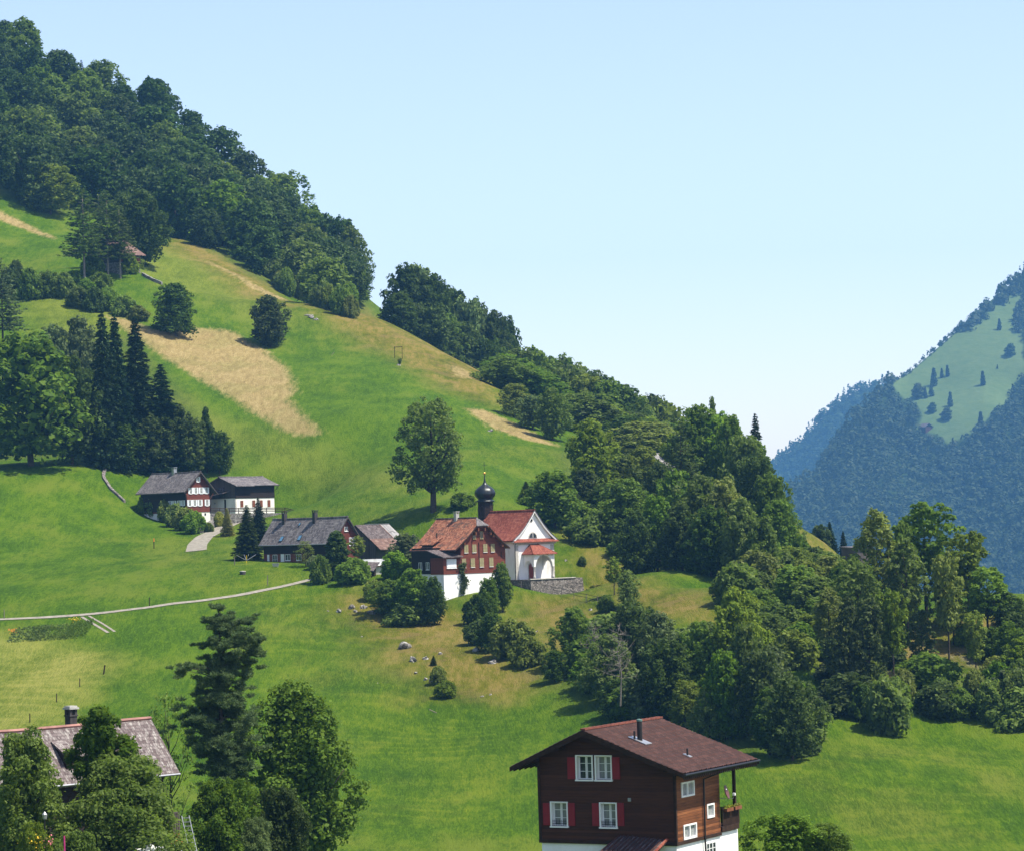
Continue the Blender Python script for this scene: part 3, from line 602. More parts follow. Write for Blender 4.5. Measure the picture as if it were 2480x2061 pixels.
for u, vb, vt, w, sp in ((2010,1330,1262,45,1),(2042,1345,1285,35,1),(1985,1310,1270,60,0),(2075,1360,1310,30,1)):
    tree_px(MIDS[u % 3] if sp else BUSH[0], u, vb, vt, w, 'spruce_tree' if sp else 'bush', 'dark bushy spruce behind the right hill brow near the small hut' if sp else 'dark low bush on the right hill brow below the big wood', 'spruce' if sp else 'dark', 'spruces behind the brow' if sp else None, Y=650, cat='tree' if sp else 'bush')
# single trees of the slopes
tree_px(MIDB[2], 427, 815, 680, 122, 'leafy_tree', 'round dark tree standing alone at the top of the tan hay strip', 'dark')
tree_px(MIDB[1], 655, 842, 712, 112, 'leafy_tree', 'egg-shaped dark tree alone on the green slope right of the tan strip', 'dark')
# left-hand group
tree_px(MIDB[4], 75, 1128, 795, 300, 'leafy_tree', 'huge dark leafy tree at the left edge with a long shadow under it', 'beech')
tree_px(MIDB[1], 175, 1125, 855, 150, 'leafy_tree', 'leafy tree with bright lower boughs leaning out right of the huge edge tree', 'dark')
tree_px(MIDB[3], 195, 985, 760, 110, 'leafy_tree', 'pale grey-green willowy tree left of the spruce trio', 'grey')
tree_px(MIDB[4], 130, 960, 780, 90, 'leafy_tree', 'faint grey-green tree behind the huge edge tree, left of the willowy one', 'grey')
for u, vt, w, lab in ((255,748,125,'leftmost and tallest spruce of the dark trio on the left slope'),(285,757,120,'middle spruce of the dark trio on the left slope'),(335,765,150,'right spruce of the dark trio with long drooping boughs')):
    tree_px(MIDS[u % 3], u, 1130, vt, w, 'spruce_tree', lab, 'spruce')
tree_px(MIDS[1], 395, 1135, 880, 150, 'spruce_tree', 'ragged shorter spruce on the right flank of the dark trio', 'spruce')
for u, vb, vt, w, k, lf, lab in ((430,1140,975,110,1,'dark','leafy tree in front of the ragged spruce above the white-shuttered farmhouse'),(502,1145,985,80,5,'dark','pointed leafy tree near the right end of the left group'),(532,1148,1040,75,0,'dark','round-topped tree at the right end of the left group'),(475,1148,1010,85,4,'beech','leafy tree between the pointed tree and the ragged spruce'),(370,1145,1000,110,0,'dark','dark leafy tree low in front of the spruce trio'),(300,1140,1020,120,1,'dark','dark leafy tree under the middle of the spruce trio')):
    tree_px(MIDB[k], u, vb, vt, w, 'leafy_tree', lab, lf)
tree_px(LARCH[1], 8, 870, 625, 120, 'conifer_tree', 'tall ragged dark conifer cut by the left edge of the picture', 'pine')
for u, vb, vt, w, lab in ((205,688,455,120,'forked larch with low side boughs, leftmost of three by the upper barn'),(243,655,470,70,'slim pale-stemmed larch in the middle of three by the upper barn'),(262,672,460,100,'straight larch, rightmost of three in front of the upper barn')):
    tree_px(LARCH[u % 2], u, vb, vt, w, 'larch_tree', lab, 'larch', bark='palebark')
tree_px(MIDB[1], 345, 645, 455, 135, 'leafy_tree', 'dense dark tree against the right side of the upper barn', 'dark')
tree_px(MIDB[2], 300, 600, 460, 100, 'leafy_tree', 'dark leafy tree behind the roof of the upper barn', 'dark')
tree_px(MIDB[0], 122, 520, 392, 125, 'leafy_tree', 'rounded olive tree at the wood edge above the left meadow', 'olive')
rng = random.Random(31)
for u, vb, w, h, lf in [(70,725,70,75,'beech'),(115,722,60,65,'beech'),(155,720,60,60,'light'),(190,745,60,50,'beech'),(232,755,55,60,'dark'),(265,750,60,55,'light'),(300,765,60,50,'light'),(335,775,55,35,'olive'),(245,700,60,40,'beech'),(210,720,50,45,'light'),(40,690,50,60,'dark'),(310,655,70,35,'olive'),(20,720,60,70,'dark'),(180,690,45,35,'light')]:
    tree_px(BUSH[rng.randrange(3)], u, vb, vb-h, w, 'bush', 'leafy bush in the hedge band below the upper barn', lf, 'hedge bushes below the upper barn', cat='bush')
for i in range(26):                      # pale young growth at the foot of the upper wood
    k = (i % 13)/12; u = 672+172*k+rng.uniform(-6, 6); v = 705+62*k-(i//13)*26*(1-.3*k)+rng.uniform(-4, 4)
    tree_px(BUSH[i % 3], u, v, v-rng.uniform(46, 72), rng.uniform(40, 54), 'sapling', 'pale green sapling in the young growth below the upper wood', 'light' if i % 3 else 'olive', 'young growth below the wood')
tree_px(MIDB[2], 1245, 1010, 925, 85, 'leafy_tree', 'round pale olive tree at the right edge of the upper brown meadow', 'olive')
tree_px(MIDB[0], 1290, 1040, 955, 85, 'leafy_tree', 'olive leafy tree right of the round pale one, above the narrow tan strip', 'grey')
tree_px(MIDB[1], 1345, 1060, 935, 90, 'leafy_tree', 'green dome-topped tree at the right end of the narrow tan strip', 'beech', Y=690)
tree_px(LARCH[1], 292, 676, 505, 84, 'larch_tree', 'thin larch whose boughs droop over the roof of the upper barn', 'larch', bark='palebark')
tree_px(BUSH[0], 312, 662, 615, 52, 'bush', 'reddish brown leafy shrub against the front of the upper barn', 'olive', cat='bush')
tree_px(BUSH[1], 225, 668, 618, 60, 'bush', 'leafy bush between the larch stems left of the upper barn', 'light', cat='bush')

rng = random.Random(77)
for poly, sp, n, sd, lab, grp in (([(1990,1620),(2100,1560),(2250,1530),(2480,1500),(2490,1760),(2330,1745),(2200,1770),(2080,1750),(2000,1700)], 11, 900, 41, 'low leafy undergrowth bush among the stems of the right bank', 'undergrowth of the right bank'),
    ([(1400,1580),(1560,1560),(1700,1540),(1830,1580),(1950,1760),(1930,1830),(1800,1800),(1600,1770),(1480,1720)], 8., 700, 42, 'leafy undergrowth bush between the trees of the clump', 'undergrowth of the clump'),
    ([(1380,1262),(1440,1300),(1560,1355),(1750,1385),(1900,1400),(1900,1420),(1740,1398),(1560,1368),(1430,1312)], 7., 900, 43, 'dark leafy bush along the lower hem of the big wood', 'hem of the big wood')):
    for p in scatter(poly, sp, n, sd):
        k = rng.uniform(.8, 1.35); put(rng.choice(BUSH), p, 4.2*k, 7*k, 'bush', lab, 'bush', rng.choice(['beech', 'dark', 'dark', 'olive', 'light']), grp, rng=rng, sink=.3)
# ------------------------------------------------------------------ building kit (local frame: x along the gable, y along the ridge, z from the roof apex)
M['wood_dark'] = planks('dark_boards', (.062, .021, .010), .17, var=.4)
M['wood_sunlit'] = planks('sunlit_boards', (.19, .065, .022), .17, var=.55, streak=(.33, .13, .05))  # the dark boards' hue, with the side wall's sunlight put into the colour
M['wood_black'] = planks('black_boards', (.022, .014, .011), .2, var=.4)
M['wood_grey'] = planks('grey_boards', (.075, .062, .055), .22, axis=1, var=.4)
M['wood_greyx'] = planks('grey_upright_boards', (.075, .062, .055), .22, axis=0, var=.4)
M['wood_red'] = planks('red_shingle_boards', (.155, .040, .024), .16, var=.28)
M['wood_wine'] = planks('wine_red_boards', (.135, .034, .024), .2, var=.35)
M['beam'] = plain('beam_wood', (.035, .018, .011), .8, .2, var=.4)
M['beam_red'] = plain('red_beam', (.19, .07, .035), .8, .2)
M['white_wall'] = plaster('white_plaster', (.84, .84, .82), (.50, .47, .40), .55)
M['cream_wall'] = plaster('cream_plaster', (.80, .77, .72), (.45, .41, .35), .5)
M['stone'] = stonewall('rubble_stone')
M['dark_stone'] = stonewall('dark_rubble_stone', (.085, .075, .068), (.30, .27, .25), 2.6)
M['sandstone'] = plain('sandstone', (.46, .44, .40), .9, .15, var=.2)
M['white_paint'] = plain('white_paint', (.80, .80, .79), .5, .4, var=.04)
M['red_paint'] = plain('wine_paint', (.21, .014, .022), .6, .3, var=.1)
M['shutter_white'] = plain('white_shutter_paint', (.74, .77, .80), .6, .3, var=.06)
M['shutter_olive'] = plain('ochre_shutter_paint', (.29, .25, .135), .7, .2, var=.15)
M['shutter_brown'] = planks('red_brown_shutter', (.20, .065, .035), .12, var=.3)
M['metal_dark'] = plain('dark_metal', (.03, .028, .030), .45, .5, .6, var=.2)
M['zinc'] = plain('zinc', (.36, .37, .39), .4, .5, .6, var=.15)
M['copper_black'] = plain('black_copper', (.026, .030, .032), .36, .5, .5, var=.5, nscale=1.2)
M['gold_leaf'] = plain('gilding', (.75, .42, .10), .3, .5, .9, var=.05)
M['iron'] = plain('wrought_iron', (.02, .02, .022), .6, .4, .5)
M['grey_concrete'] = plain('concrete', (.38, .37, .35), .9, .2, var=.2)
M['brick_dark'] = plain('sooty_brick', (.05, .045, .045), .9, .2, var=.4)
t = NT('window_glass')
lw = t.noise(t.obj(), 1.7, 2)
M['glass'] = t.done(t.ramp(lw, [(.4, (.015, .018, .022)), (.65, (.06, .07, .08))]), .06, None, .6)
t = NT('curtained_glass'); cu = t.n('TexWave', {'Vector': t.obj(), 'Scale': 4., 'Distortion': 2.}, 1)
M['curtain'] = t.done(t.ramp(cu, [(.2, (.09, .10, .10)), (.8, (.30, .31, .31))]), .08, None, .6)
M['roof_chalet'] = tiles('brown_tiles', [(.043, .019, .016), (.057, .026, .022), (.080, .038, .032)], .3, .345, 1.07, patch=(.038, .018, .015), patchamt=.3, msize=.07)
M['roof_red'] = tiles('bright_red_tiles', [(.13, .032, .022), (.21, .058, .038), (.30, .105, .068)], .30, .30, 1.4, msize=.06, mortar=(.09, .03, .02))
M['roof_old'] = tiles('old_orange_tiles', [(.115, .046, .028), (.31, .108, .058), (.45, .21, .12)], .32, .32, 1.3, patch=(.075, .058, .046), patchamt=.7, msize=.08)
M['roof_slate'] = tiles('grey_shingles', [(.060, .053, .056), (.115, .102, .106), (.19, .175, .178)], .36, .28, 1.3, patch=(.30, .285, .275), patchamt=.35, msize=.06)
M['roof_mottled'] = tiles('lichen_shingles', [(.075, .055, .055), (.13, .10, .098), (.20, .17, .165)], .32, .26, 1.6, patch=(.42, .40, .37), patchamt=.62, msize=.05, streak=True)
M['roof_brown'] = tiles('brown_shingles', [(.050, .040, .040), (.095, .075, .075), (.16, .135, .135)], .4, .3, 1.15, msize=.06)
M['roof_rust'] = tiles('rusty_sheet', [(.10, .060, .048), (.16, .095, .078), (.22, .15, .125)], .9, .6, 1.2, msize=.04)
M['sheet'] = tiles('pale_sheet_metal', [(.20, .19, .19), (.30, .29, .29), (.42, .41, .41)], .35, 3., 1.2, msize=.02, rough=.5)
class House:
    def __init__(s, name, label, cat, X, Y, Z, yaw, zb, group=None):
        s.zb = zb                                   # ground level below the apex (negative)
        s.o = empty(name, (X, Y, Z+zb), R(yaw)); tag(s.o, label, cat, group); s.off = (0, 0, -zb)
    def mb(s): return MB(s.off)
    def T(s, plane, off):
        if plane == 'gable': return lambda a, d, z: (a, off-d, z)
        if plane == 'right': return lambda a, d, z: (off+d, a, z)
        if plane == 'left': return lambda a, d, z: (off-d, a, z)
        return lambda a, d, z: (a, off+d, z)
    def roof(s, wl, hl, wr, hr, y0, y1, th, mat, name='roof', barge=None, clip=0.):
        mb = s.mb(); pl = hl/wl; pr = hr/wr
        N = 9; sg = lambda k: -.09*math.sin(math.pi*k)+.022*math.sin(7.3*k+wl*5)+.015*math.sin(17*k+hr*9)    # old roofs sag a little
        V = []; F = []; poly = [(-wl, -hl), (0, 0), (wr, -hr), (wr, -hr-th), (0, -th), (-wl, -hl-th)]
        for i in range(N+1): V += [(x, y0+(y1-y0)*i/N, z+sg(i/N)*(1 if x == 0 else .6)) for x, z in poly]
        for i in range(N): F += [(i*6+j, i*6+(j+1) % 6, i*6+6+(j+1) % 6, i*6+6+j) for j in range(6)]
        mb.add(V, F+[tuple(range(6)), tuple(range(N*6+5, N*6-1, -1))])
        r = mb.build(name, mat, s.o)
        rc = s.mb(); rc.tube([(0, y0-.02, .03)]+[(0, y0+(y1-y0)*i/N, .03+sg(i/N)) for i in range(1, N)]+[(0, y1+.02, .03)], .13, 6); rc.build('ridge_cap', barge or mat, r)
        return r
    def gutter(s, x, y0, y1, z, mat, par): s.mb().tube([(x, y0, z), (x, y1, z)], .075, 6).build('gutter', mat, par)
    def walls(s, name, mat, xl, xr, y0, y1, zb, zt, wl=None, hl=None, wr=None, hr=None, th=.2):
        mb = s.mb()
        if wl is None: mb.box(xl, xr, y0, y1, zb, zt)
        else:
            mb.extrude([(xl, zb), (xr, zb), (xr, -hr/wr*xr-th), (0, -th), (xl, hl/wl*xl-th)], y0, y1)
        return mb.build(name, mat, s.o)
    def window(s, plane, off, a0, a1, z0, z1, frame='white_paint', glass='glass', mull=1, bars=0, fw=.07, proud=.05, sill=True, par=None, name='window'):
        T = s.T(plane, off); mb = s.mb()
        mb.box(a0, a0+fw, -.02, proud, z0, z1, T); mb.box(a1-fw, a1, -.02, proud, z0, z1, T)
        mb.box(a0+fw, a1-fw, -.02, proud, z1-fw, z1, T); mb.box(a0+fw, a1-fw, -.02, proud, z0, z0+fw, T)
        for i in range(mull):
            c = a0+(a1-a0)*(i+1)/(mull+1); mb.box(c-.04, c+.04, -.02, proud-.01, z0+fw, z1-fw, T)
        for i in range(bars):
            c = z0+(z1-z0)*(i+1)/(bars+1); mb.box(a0+fw, a1-fw, -.02, proud-.02, c-.014, c+.014, T)
        w = mb.build(name, M[frame], par or s.o)
        s.mb().box(a0+fw*.5, a1-fw*.5, -.03, .012, z0+fw*.5, z1-fw*.5, T).build('pane', M[glass], w)
        if sill: s.mb().box(a0-.05, a1+.05, -.02, proud+.07, z0-.07, z0-.002, T).build('sill', M[frame], w)
        return w
    def shutter(s, plane, off, a0, a1, z0, z1, mat, d0=.02, d1=.07, slats=False):
        T = s.T(plane, off); mb = s.mb(); mb.box(a0, a1, d0, d1, z0, z1, T)
        for zz in (z0+.12, (z0+z1)/2, z1-.12): mb.box(a0+.04, a1-.04, d1+.002, d1+.018, zz-.035, zz+.035, T)
        return mb.build('shutter', M[mat], s.o)
# ================================================================== brown chalet in front
ch = House('chalet', 'dark brown timber chalet with wine red shutters and a brown tiled roof', 'house', 3.43, 174, -11.52, -28.5, -9.05)
WL, HL, WR, HR, LR = 4.70, 2.09, 6.22, 2.36, 10.04
def tiled_roof(h, wl, hl, wr, hr, L, th, mat, tw=.30, row=.345):
    V = []; Qs = []
    for side, (w, hh) in ((-1, (wl, hl)), (1, (wr, hr))):
        nr = int(round(math.hypot(w, hh)/row)); ny = int(L/tw)*4
        b = len(V); ys = np.linspace(0, L, ny+1)
        for r in range(nr):
            for e in (0, 1):
                k = (r+e)/nr
                for j, y in enumerate(ys):
                    c = (0, .030, .045, .022)[j % 4]+.035*e+.012*math.sin(r*12.9898+(j//4)*78.233)
                    V.append((side*w*k*1.0, y, -hh*k+c-.0))
        n1 = ny+1
        for r in range(nr*2-1):
            for j in range(ny): Qs.append((b+r*n1+j, b+r*n1+j+1, b+(r+1)*n1+j+1, b+(r+1)*n1+j))
    o = D.objects.new('roof', np_mesh('roof', np.array(V)+np.array(h.off), Qs, mat)); C.objects.link(o); o.parent = h.o
    return o
rf = tiled_roof(ch, WL, HL, WR, HR, LR, .1, M['roof_chalet'])
ch.mb().extrude([(-WL+.03, -HL-.02), (0, -.03), (WR-.03, -HR-.02), (WR-.03, -HR-.12), (0, -.14), (-WL+.03, -HL-.12)], .05, LR-.05).build('roof_boards', M['beam'], rf)
mb = ch.mb()                                          # barge boards at both gable ends
for y in (-.02, LR-.03):
    mb.extrude([(-WL-.02, -HL-.01), (0, -.01), (WR+.02, -HR-.01), (WR+.02, -HR-.26), (0, -.30), (-WL-.02, -HL-.26)], y, y+.05)
mb.build('barge_board', M['beam'], rf)
mb = ch.mb()
for i in range(33): mb.box(-.16, .16, i*LR/33+.005, (i+1)*LR/33+.02*(i % 2), .02, .11+.012*(i % 2))
mb.build('ridge_cap', plain('ridge_tile', (.17, .058, .04), .8, .2, var=.35), rf)
mb = ch.mb()                                          # rafters and purlins under the eaves
for i in range(15): mb.box(5.1, 6.12, .25+i*.66, .37+i*.66, -.30, -.14, lambda x, y, z: (x, y, z-HR/WR*x))
for i in range(15): mb.box(-4.62, -3.3, .25+i*.66, .37+i*.66, -.30, -.14, lambda x, y, z: (x, y, z+HL/WL*x))
for x in (-3.36, -1.7, 0, 2.6, 5.0): mb.box(x-.10, x+.10, .06, 1.0, -(HL/WL if x < 0 else HR/WR)*abs(x)-.36, -(HL/WL if x < 0 else HR/WR)*abs(x)-.15)
mb.build('rafters', M['beam'], rf)['kind'] = 'stuff'
mb = ch.mb()                                          # scalloped fascia below the eaves
for i in range(40):
    y = .05+i*(LR-.1)/40; mb.box(6.14, 6.17, y, y+.2, -HR-.30, -HR-.10); mb.box(6.14, 6.17, y+.04, y+.16, -HR-.36, -HR-.30)
mb.build('fascia', M['beam'], rf)
ch.gutter(WR+.06, -.02, LR+.02, -HR-.06, M['metal_dark'], rf)
# gable wall with real window openings
XL, XR, YF, YB, ZS, ZG = -3.36, 5.20, .90, 6.75, -6.32, -9.9
def wall_holes(mb, s0, s1, zb, ztop, holes, T, reveal=.34):
    br = sorted(set([s0, s1, 0.]+[h[0] for h in holes]+[h[1] for h in holes])); br = [b for b in br if s0 <= b <= s1]
    for a, b in zip(br[:-1], br[1:]):
        zz = [zb]+sorted(sum([[h[2], h[3]] for h in holes if h[0] <= a+1e-6 and h[1] >= b-1e-6], []))
        for i in range(0, len(zz), 2):
            lo = zz[i]
            if i+1 < len(zz): mb.add([(a, 0, lo), (b, 0, lo), (b, 0, zz[i+1]), (a, 0, zz[i+1])], [(0, 1, 2, 3)], T)
            else: mb.add([(a, 0, lo), (b, 0, lo), (b, 0, ztop(b)), (a, 0, ztop(a))], [(0, 1, 2, 3)], T)
    for a, b, lo, hi in holes:
        mb.add([(a,0,lo),(b,0,lo),(b,0,hi),(a,0,hi),(a,-reveal,lo),(b,-reveal,lo),(b,-reveal,hi),(a,-reveal,hi)], [(0,4,5,1),(1,5,6,2),(2,6,7,3),(3,7,4,0)], T)
zt = lambda x: (HL/WL*x if x < 0 else -HR/WR*x)-.12
wins = [(-.90, .09, -2.82, -1.48), (.31, 1.29, -2.82, -1.48), (-2.60, -1.58, -5.46, -4.12), (.52, 1.52, -5.46, -4.12)]
mb = ch.mb(); Tg = ch.T('gable', YF); Tr = ch.T('right', XR)
wall_holes(mb, XL, XR, ZS, zt, wins, Tg)
mb.quad((XL, YF, ZS), (XL, 9.2, ZS), (XL, 9.2, zt(XL)), (XL, YF, zt(XL)))
mb.add([(XL, 9.2, ZS), (2.0, 9.2, ZS), (2.0, 9.2, zt(2.0)), (0, 9.2, zt(0)), (XL, 9.2, zt(XL))], [(0, 1, 2, 3, 4)])
mb.quad((2.0, YB, ZS), (2.0, 9.2, ZS), (2.0, 9.2, zt(2.0)), (2.0, YB, zt(2.0)))
mb.box(XL+.25, XR-.25, YF+.46, 6.4, ZS, -4.0); mb.box(-1.6, 2.2, YF+.46, 6.4, -3.9, -1.3)
gw = mb.build('gable_wall', M['wood_dark'], ch.o)
mb = ch.mb(); rwin = [(1.72, 3.30, -3.77, -3.05), (5.0, 5.86, -5.23, -4.55), (1.85, 3.44, -6.13, -5.42)]
wall_holes(mb, YF, YB, ZS, lambda y: zt(XR), rwin, Tr, .1)
mb.quad((XR, YB, ZS), (2.0, YB, ZS), (2.0, YB, zt(2.0)), (XR, YB, zt(XR)))
mb.build('side_wall', M['wood_sunlit'], ch.o)
mb = ch.mb()                                          # log corners and sill beam
mb.box(XL-.05, XL+.12, YF-.05, YF+.12, ZS, zt(XL)-.1); mb.box(XR-.10, XR+.05, YF-.05, YF+.10, ZS, zt(XR)-.1)
mb.box(XL-.06, XR+.06, YF-.062, YF-.012, ZS-.10, ZS+.10); mb.box(XR+.012, XR+.062, YF-.06, YB, ZS-.10, ZS+.10)
mb.build('corner_timber', M['beam'], ch.o)
ch.walls('ground_floor', M['white_wall'], XL+.06, XR-.04, YF+.06, 9.15, ZG, ZS+.02)
for i, (a, b, lo, hi) in enumerate(wins):
    mb = ch.mb(); c = .055
    mb.box(a-c, a+.03, -.32, .055, lo, hi+.04, Tg); mb.box(b-.03, b+c, -.32, .055, lo, hi+.04, Tg); mb.box(a+.03, b-.03, -.32, .055, hi-.02, hi+.04, Tg)
    w = mb.build('window', M['white_paint'], ch.o)
    ch.mb().box(a-c-.02, b+c+.02, -.32, .11, lo-.08, lo-.002, Tg).build('sill', M['white_paint'], w)
    mb = ch.mb(); m = (a+b)/2
    for p, q in ((a+.03, m-.01), (m+.01, b-.03)):
        mb.box(p, p+.055, -.30, -.25, lo, hi-.02, Tg); mb.box(q-.055, q, -.30, -.25, lo, hi-.02, Tg)
        mb.box(p+.055, q-.055, -.30, -.25, lo, lo+.06, Tg); mb.box(p+.055, q-.055, -.30, -.25, hi-.08, hi-.02, Tg)
        for k in (1, 2): zz = lo+(hi-lo)*k/3; mb.box(p+.055, q-.055, -.29, -.26, zz-.012, zz+.012, Tg)
    mb.build('casement', M['white_paint'], w)
    ch.mb().box(a, b, -.33, -.285, lo, hi, Tg).build('pane', M['curtain'] if i in (1, 2, 3) else M['glass'], w)
    if i > 1:
        mb = ch.mb()
        for zz in (.14, .28): mb.tube([Tg(a+.03, -.02, lo+zz), Tg(b-.03, -.02, lo+zz)], .012, 4)
        for k in range(9): x = a+.06+(b-a-.12)*k/8; mb.tube([Tg(x, -.02, lo+.02), Tg(x, -.02, lo+.36)], .009, 4)
        mb.build('window_guard', M['iron'], w)
for a, b, lo, hi in [(-1.46, -.97, -2.80, -1.57), (1.36, 1.84, -2.77, -1.54), (-3.10, -2.67, -5.42, -4.17), (-1.51, -1.08, -5.42, -4.14), (.02, .45, -5.40, -4.13), (1.60, 2.02, -5.37, -4.09)]:
    ch.shutter('gable', YF, a, b, lo, hi, 'red_paint')
for a, b, lo, hi in rwin[:]:
    n = 0 if b-a < 1 else 1
    mb = ch.mb(); c = .06
    mb.box(a-c, a+.05, -.1, .05, lo-c, hi+c, Tr); mb.box(b-.05, b+c, -.1, .05, lo-c, hi+c, Tr); mb.box(a+.05, b-.05, -.1, .05, hi-.03, hi+c, Tr); mb.box(a+.05, b-.05, -.1, .06, lo-c, lo+.04, Tr)
    if n: mb.box((a+b)/2-.05, (a+b)/2+.05, -.1, .03, lo, hi, Tr)
    w = mb.build('window', M['white_paint'], ch.o); ch.mb().box(a, b, -.12, -.07, lo, hi, Tr).build('pane', M['curtain'], w)
Tw = ch.T('right', XR-.04)
w = ch.window('right', XR-.04, 4.75, 6.05, -8.1, -6.66, bars=3, mull=2)
# downpipe, vent, porch roof
ch.mb().tube([(6.2, 6.4, -HR-.15), (5.75, 5.4, -2.78), (5.32, 4.42, -3.02), (5.30, 4.42, -6.4), (5.32, 4.47, -9.2)], .055, 6).build('downpipe', M['metal_dark'], ch.o)
mb = ch.mb(); mb.box(2.28, 2.46, 0, .05, -4.0, -3.81, Tg); [mb.box(2.30, 2.44, .05, .07, -3.98+.05*k, -3.955+.05*k, Tg) for k in range(3)]; mb.build('air_vent', M['zinc'], ch.o)
mb = ch.mb(); mb.slab((1.72, YF-.01, -5.90), (4.62, YF-.01, -6.10), (4.30, YF-1.7, -6.95), (1.20, YF-1.7, -6.76), .14)
pr = mb.build('porch_roof', M['roof_brown'], ch.o)
mb = ch.mb()
for k in range(12): mb.tube([(1.72+(2.9*k/11), YF-.02, -5.88-.2*k/11), (1.20+3.1*k/11, YF-1.72, -6.74-.19*k/11)], .06, 5)
mb.build('porch_tiles', M['roof_chalet'], pr)
ch.mb().tube([(4.64, YF, -6.06), (4.32, YF-1.74, -6.92)], .09, 6).build('porch_verge', M['roof_red'], pr)
mb = ch.mb(); mb.box(1.3, 1.42, YF-1.5, YF-1.38, -9.2, -6.9); mb.box(4.1, 4.22, YF-1.5, YF-1.38, -9.2, -7.05); mb.build('porch_post', M['beam'], ch.o)
# balcony recessed at the far corner with post, flower boxes and dish
mb = ch.mb(); mb.box(2.02, 5.30, YB+.01, 9.1, -6.25, -5.95); bal = mb.build('balcony', M['beam'], ch.o)
mb = ch.mb()
for k in range(16): y = YB+.25+k*.145; mb.box(5.21, 5.25, y, y+.10, -5.95, -5.02)
for k in range(24): x = 2.1+k*.13; mb.box(x, x+.09, 8.98, 9.02, -5.95, -5.02)
mb.box(5.18, 5.28, YB+.1, 9.06, -5.02, -4.90); mb.build('railing', M['beam'], bal)
ch.mb().box(5.06, 5.22, 8.80, 8.96, -5.95, -2.15).build('post', M['beam'], bal)
for k in range(2):
    mb = ch.mb(); y = YB+.35+k*1.15; mb.box(5.285, 5.48, y, y+.9, -5.12, -4.93); fb = mb.build('flower_box', M['beam_red'], bal)
    rg = np.random.default_rng(k); c = np.stack([rg.uniform(5.29, 5.47, 90), rg.uniform(y, y+.9, 90), rg.uniform(-4.95, -4.78, 90)], 1)+np.array(ch.off)
    v, f = leaf_quads(c, rg.normal(size=(90, 3)), .06, .04, rg); child('flowers', np_mesh('flowers', v, f), fb, M['gold'])
dn = Vector((.93, .22, .28)).normalized()
mb = MB(); mb.lathe([(0.001, -.02), (.2, .015), (.36, .075), (.42, .12), (.40, .125), (.2, .035), (0.002, .005)], 20)
dm = mb.mesh('dish', True); dm.transform(Matrix.Translation(Vector((5.55, 6.75, -3.98))+Vector(ch.off))@dn.to_track_quat('Z', 'Y').to_matrix().to_4x4()); do = child('satellite_dish', dm, ch.o, plain('dish_paint', (.11, .040, .04), .5, .4))
ch.mb().tube([(5.2, 6.7, -4.3), (5.55, 6.75, -4.35), (6.05, 6.75, -4.3), (6.1, 6.74, -4.14)], .02, 5).build('dish_arm', M['zinc'], do)
mb = MB(); mb.box(-.10, .10, .005, .012, -.03, .03); lm = mb.mesh('dish_mark'); lm.transform(Matrix.Translation(Vector((5.55, 6.75, -3.98))+Vector(ch.off)+dn*.09+Vector((0, 0, .16)))@dn.to_track_quat('-Y', 'Z').to_matrix().to_4x4()); child('dish_mark', lm, do, M['white_paint'])
ch.mb().box(6.04, 6.18, 6.68, 6.81, -4.14, -4.0).build('receiver', M['white_paint'], do)
def flue(h, x, y, z, ht, r, cap, par, plate=.55):
    h.mb().tube([(x, y, z-.3), (x, y, z+ht)], r, 12).build('flue', M['metal_dark'], par)
    mb = h.mb(); mb.slab((x-plate, y-plate*.75, z+.11+plate*.36), (x+plate, y-plate*.75, z+.11-plate*.38), (x+plate, y+plate*.75, z+.11-plate*.38), (x-plate, y+plate*.75, z+.11+plate*.36), .04)
    mb.build('flashing', M['zinc'], par)
    if cap: h.mb().lathe([(r*1.15, 0), (r*1.15, .10), (.02, .14)], 12, (x, y, z+ht)).build('flue_cap', plain('verdigris', (.10, .17, .15), .6), par)
flue(ch, 2.15, 2.88, -.82, 1.15, .15, True, rf); flue(ch, 1.98, 2.55, -.75, .55, .06, False, rf, .12); flue(ch, 4.6, 3.91, -1.74, .48, .055, False, rf, .22)
# ================================================================== red timber house beside the chapel
hs = House('timber_house', 'red shingled house with ochre shutters and an old orange tiled roof beside the chapel', 'house', -5.21, 500, 1.65, 38, -12.9)
wl, hl, wr, hr, L = 5.75, 5.05, 5.45, 4.95, 12.5
cz = 1.25                                               # the gable is clipped by a small hip
def curved_roof(h, wl, hl, wr, hr, L, th, mat, hip=None, kick=.35):
    # gently flared eaves: two facets per side; near end cut by a small hip
    V = []; Q = []; n = 7; o = h.mb()
    for side, w, hh in ((-1, wl, hl), (1, wr, hr)):
        pts = [(side*w*k, -hh*(k+kick*.35*math.sin(math.pi*k)*.5)) for k in np.linspace(0, 1, n)]
        for (x0, z0), (x1, z1) in zip(pts[:-1], pts[1:]):
            y0 = y1 = 0.
            if hip: y0 = max(0, hip*(1-abs(z0)/cz)) if abs(z0) < cz else 0; y1 = max(0, hip*(1-abs(z1)/cz)) if abs(z1) < cz else 0
            o.slab((x0, y0, z0), (x1, y1, z1), (x1, L, z1), (x0, L, z0), th)
    return o.build('roof', mat, h.o), None
rf, _ = curved_roof(hs, wl, hl, wr, hr, L, .2, M['roof_old'], 1.6)
hf = lambda side, z: side*(wl if side < 0 else wr)*min(1., abs(z)/(hl if side < 0 else hr)*.88)
mb = hs.mb(); mb.slab((hf(-1, cz), -.05, -cz), (hf(1, cz), -.05, -cz), (.06, 1.6, .02), (-.06, 1.6, .02), .12); mb.build('hip', M['roof_slate'], rf)
hs.mb().tube([(0, 1.5, .02), (0, L, .02)], .12, 6).build('ridge_cap', M['roof_brown'], rf)
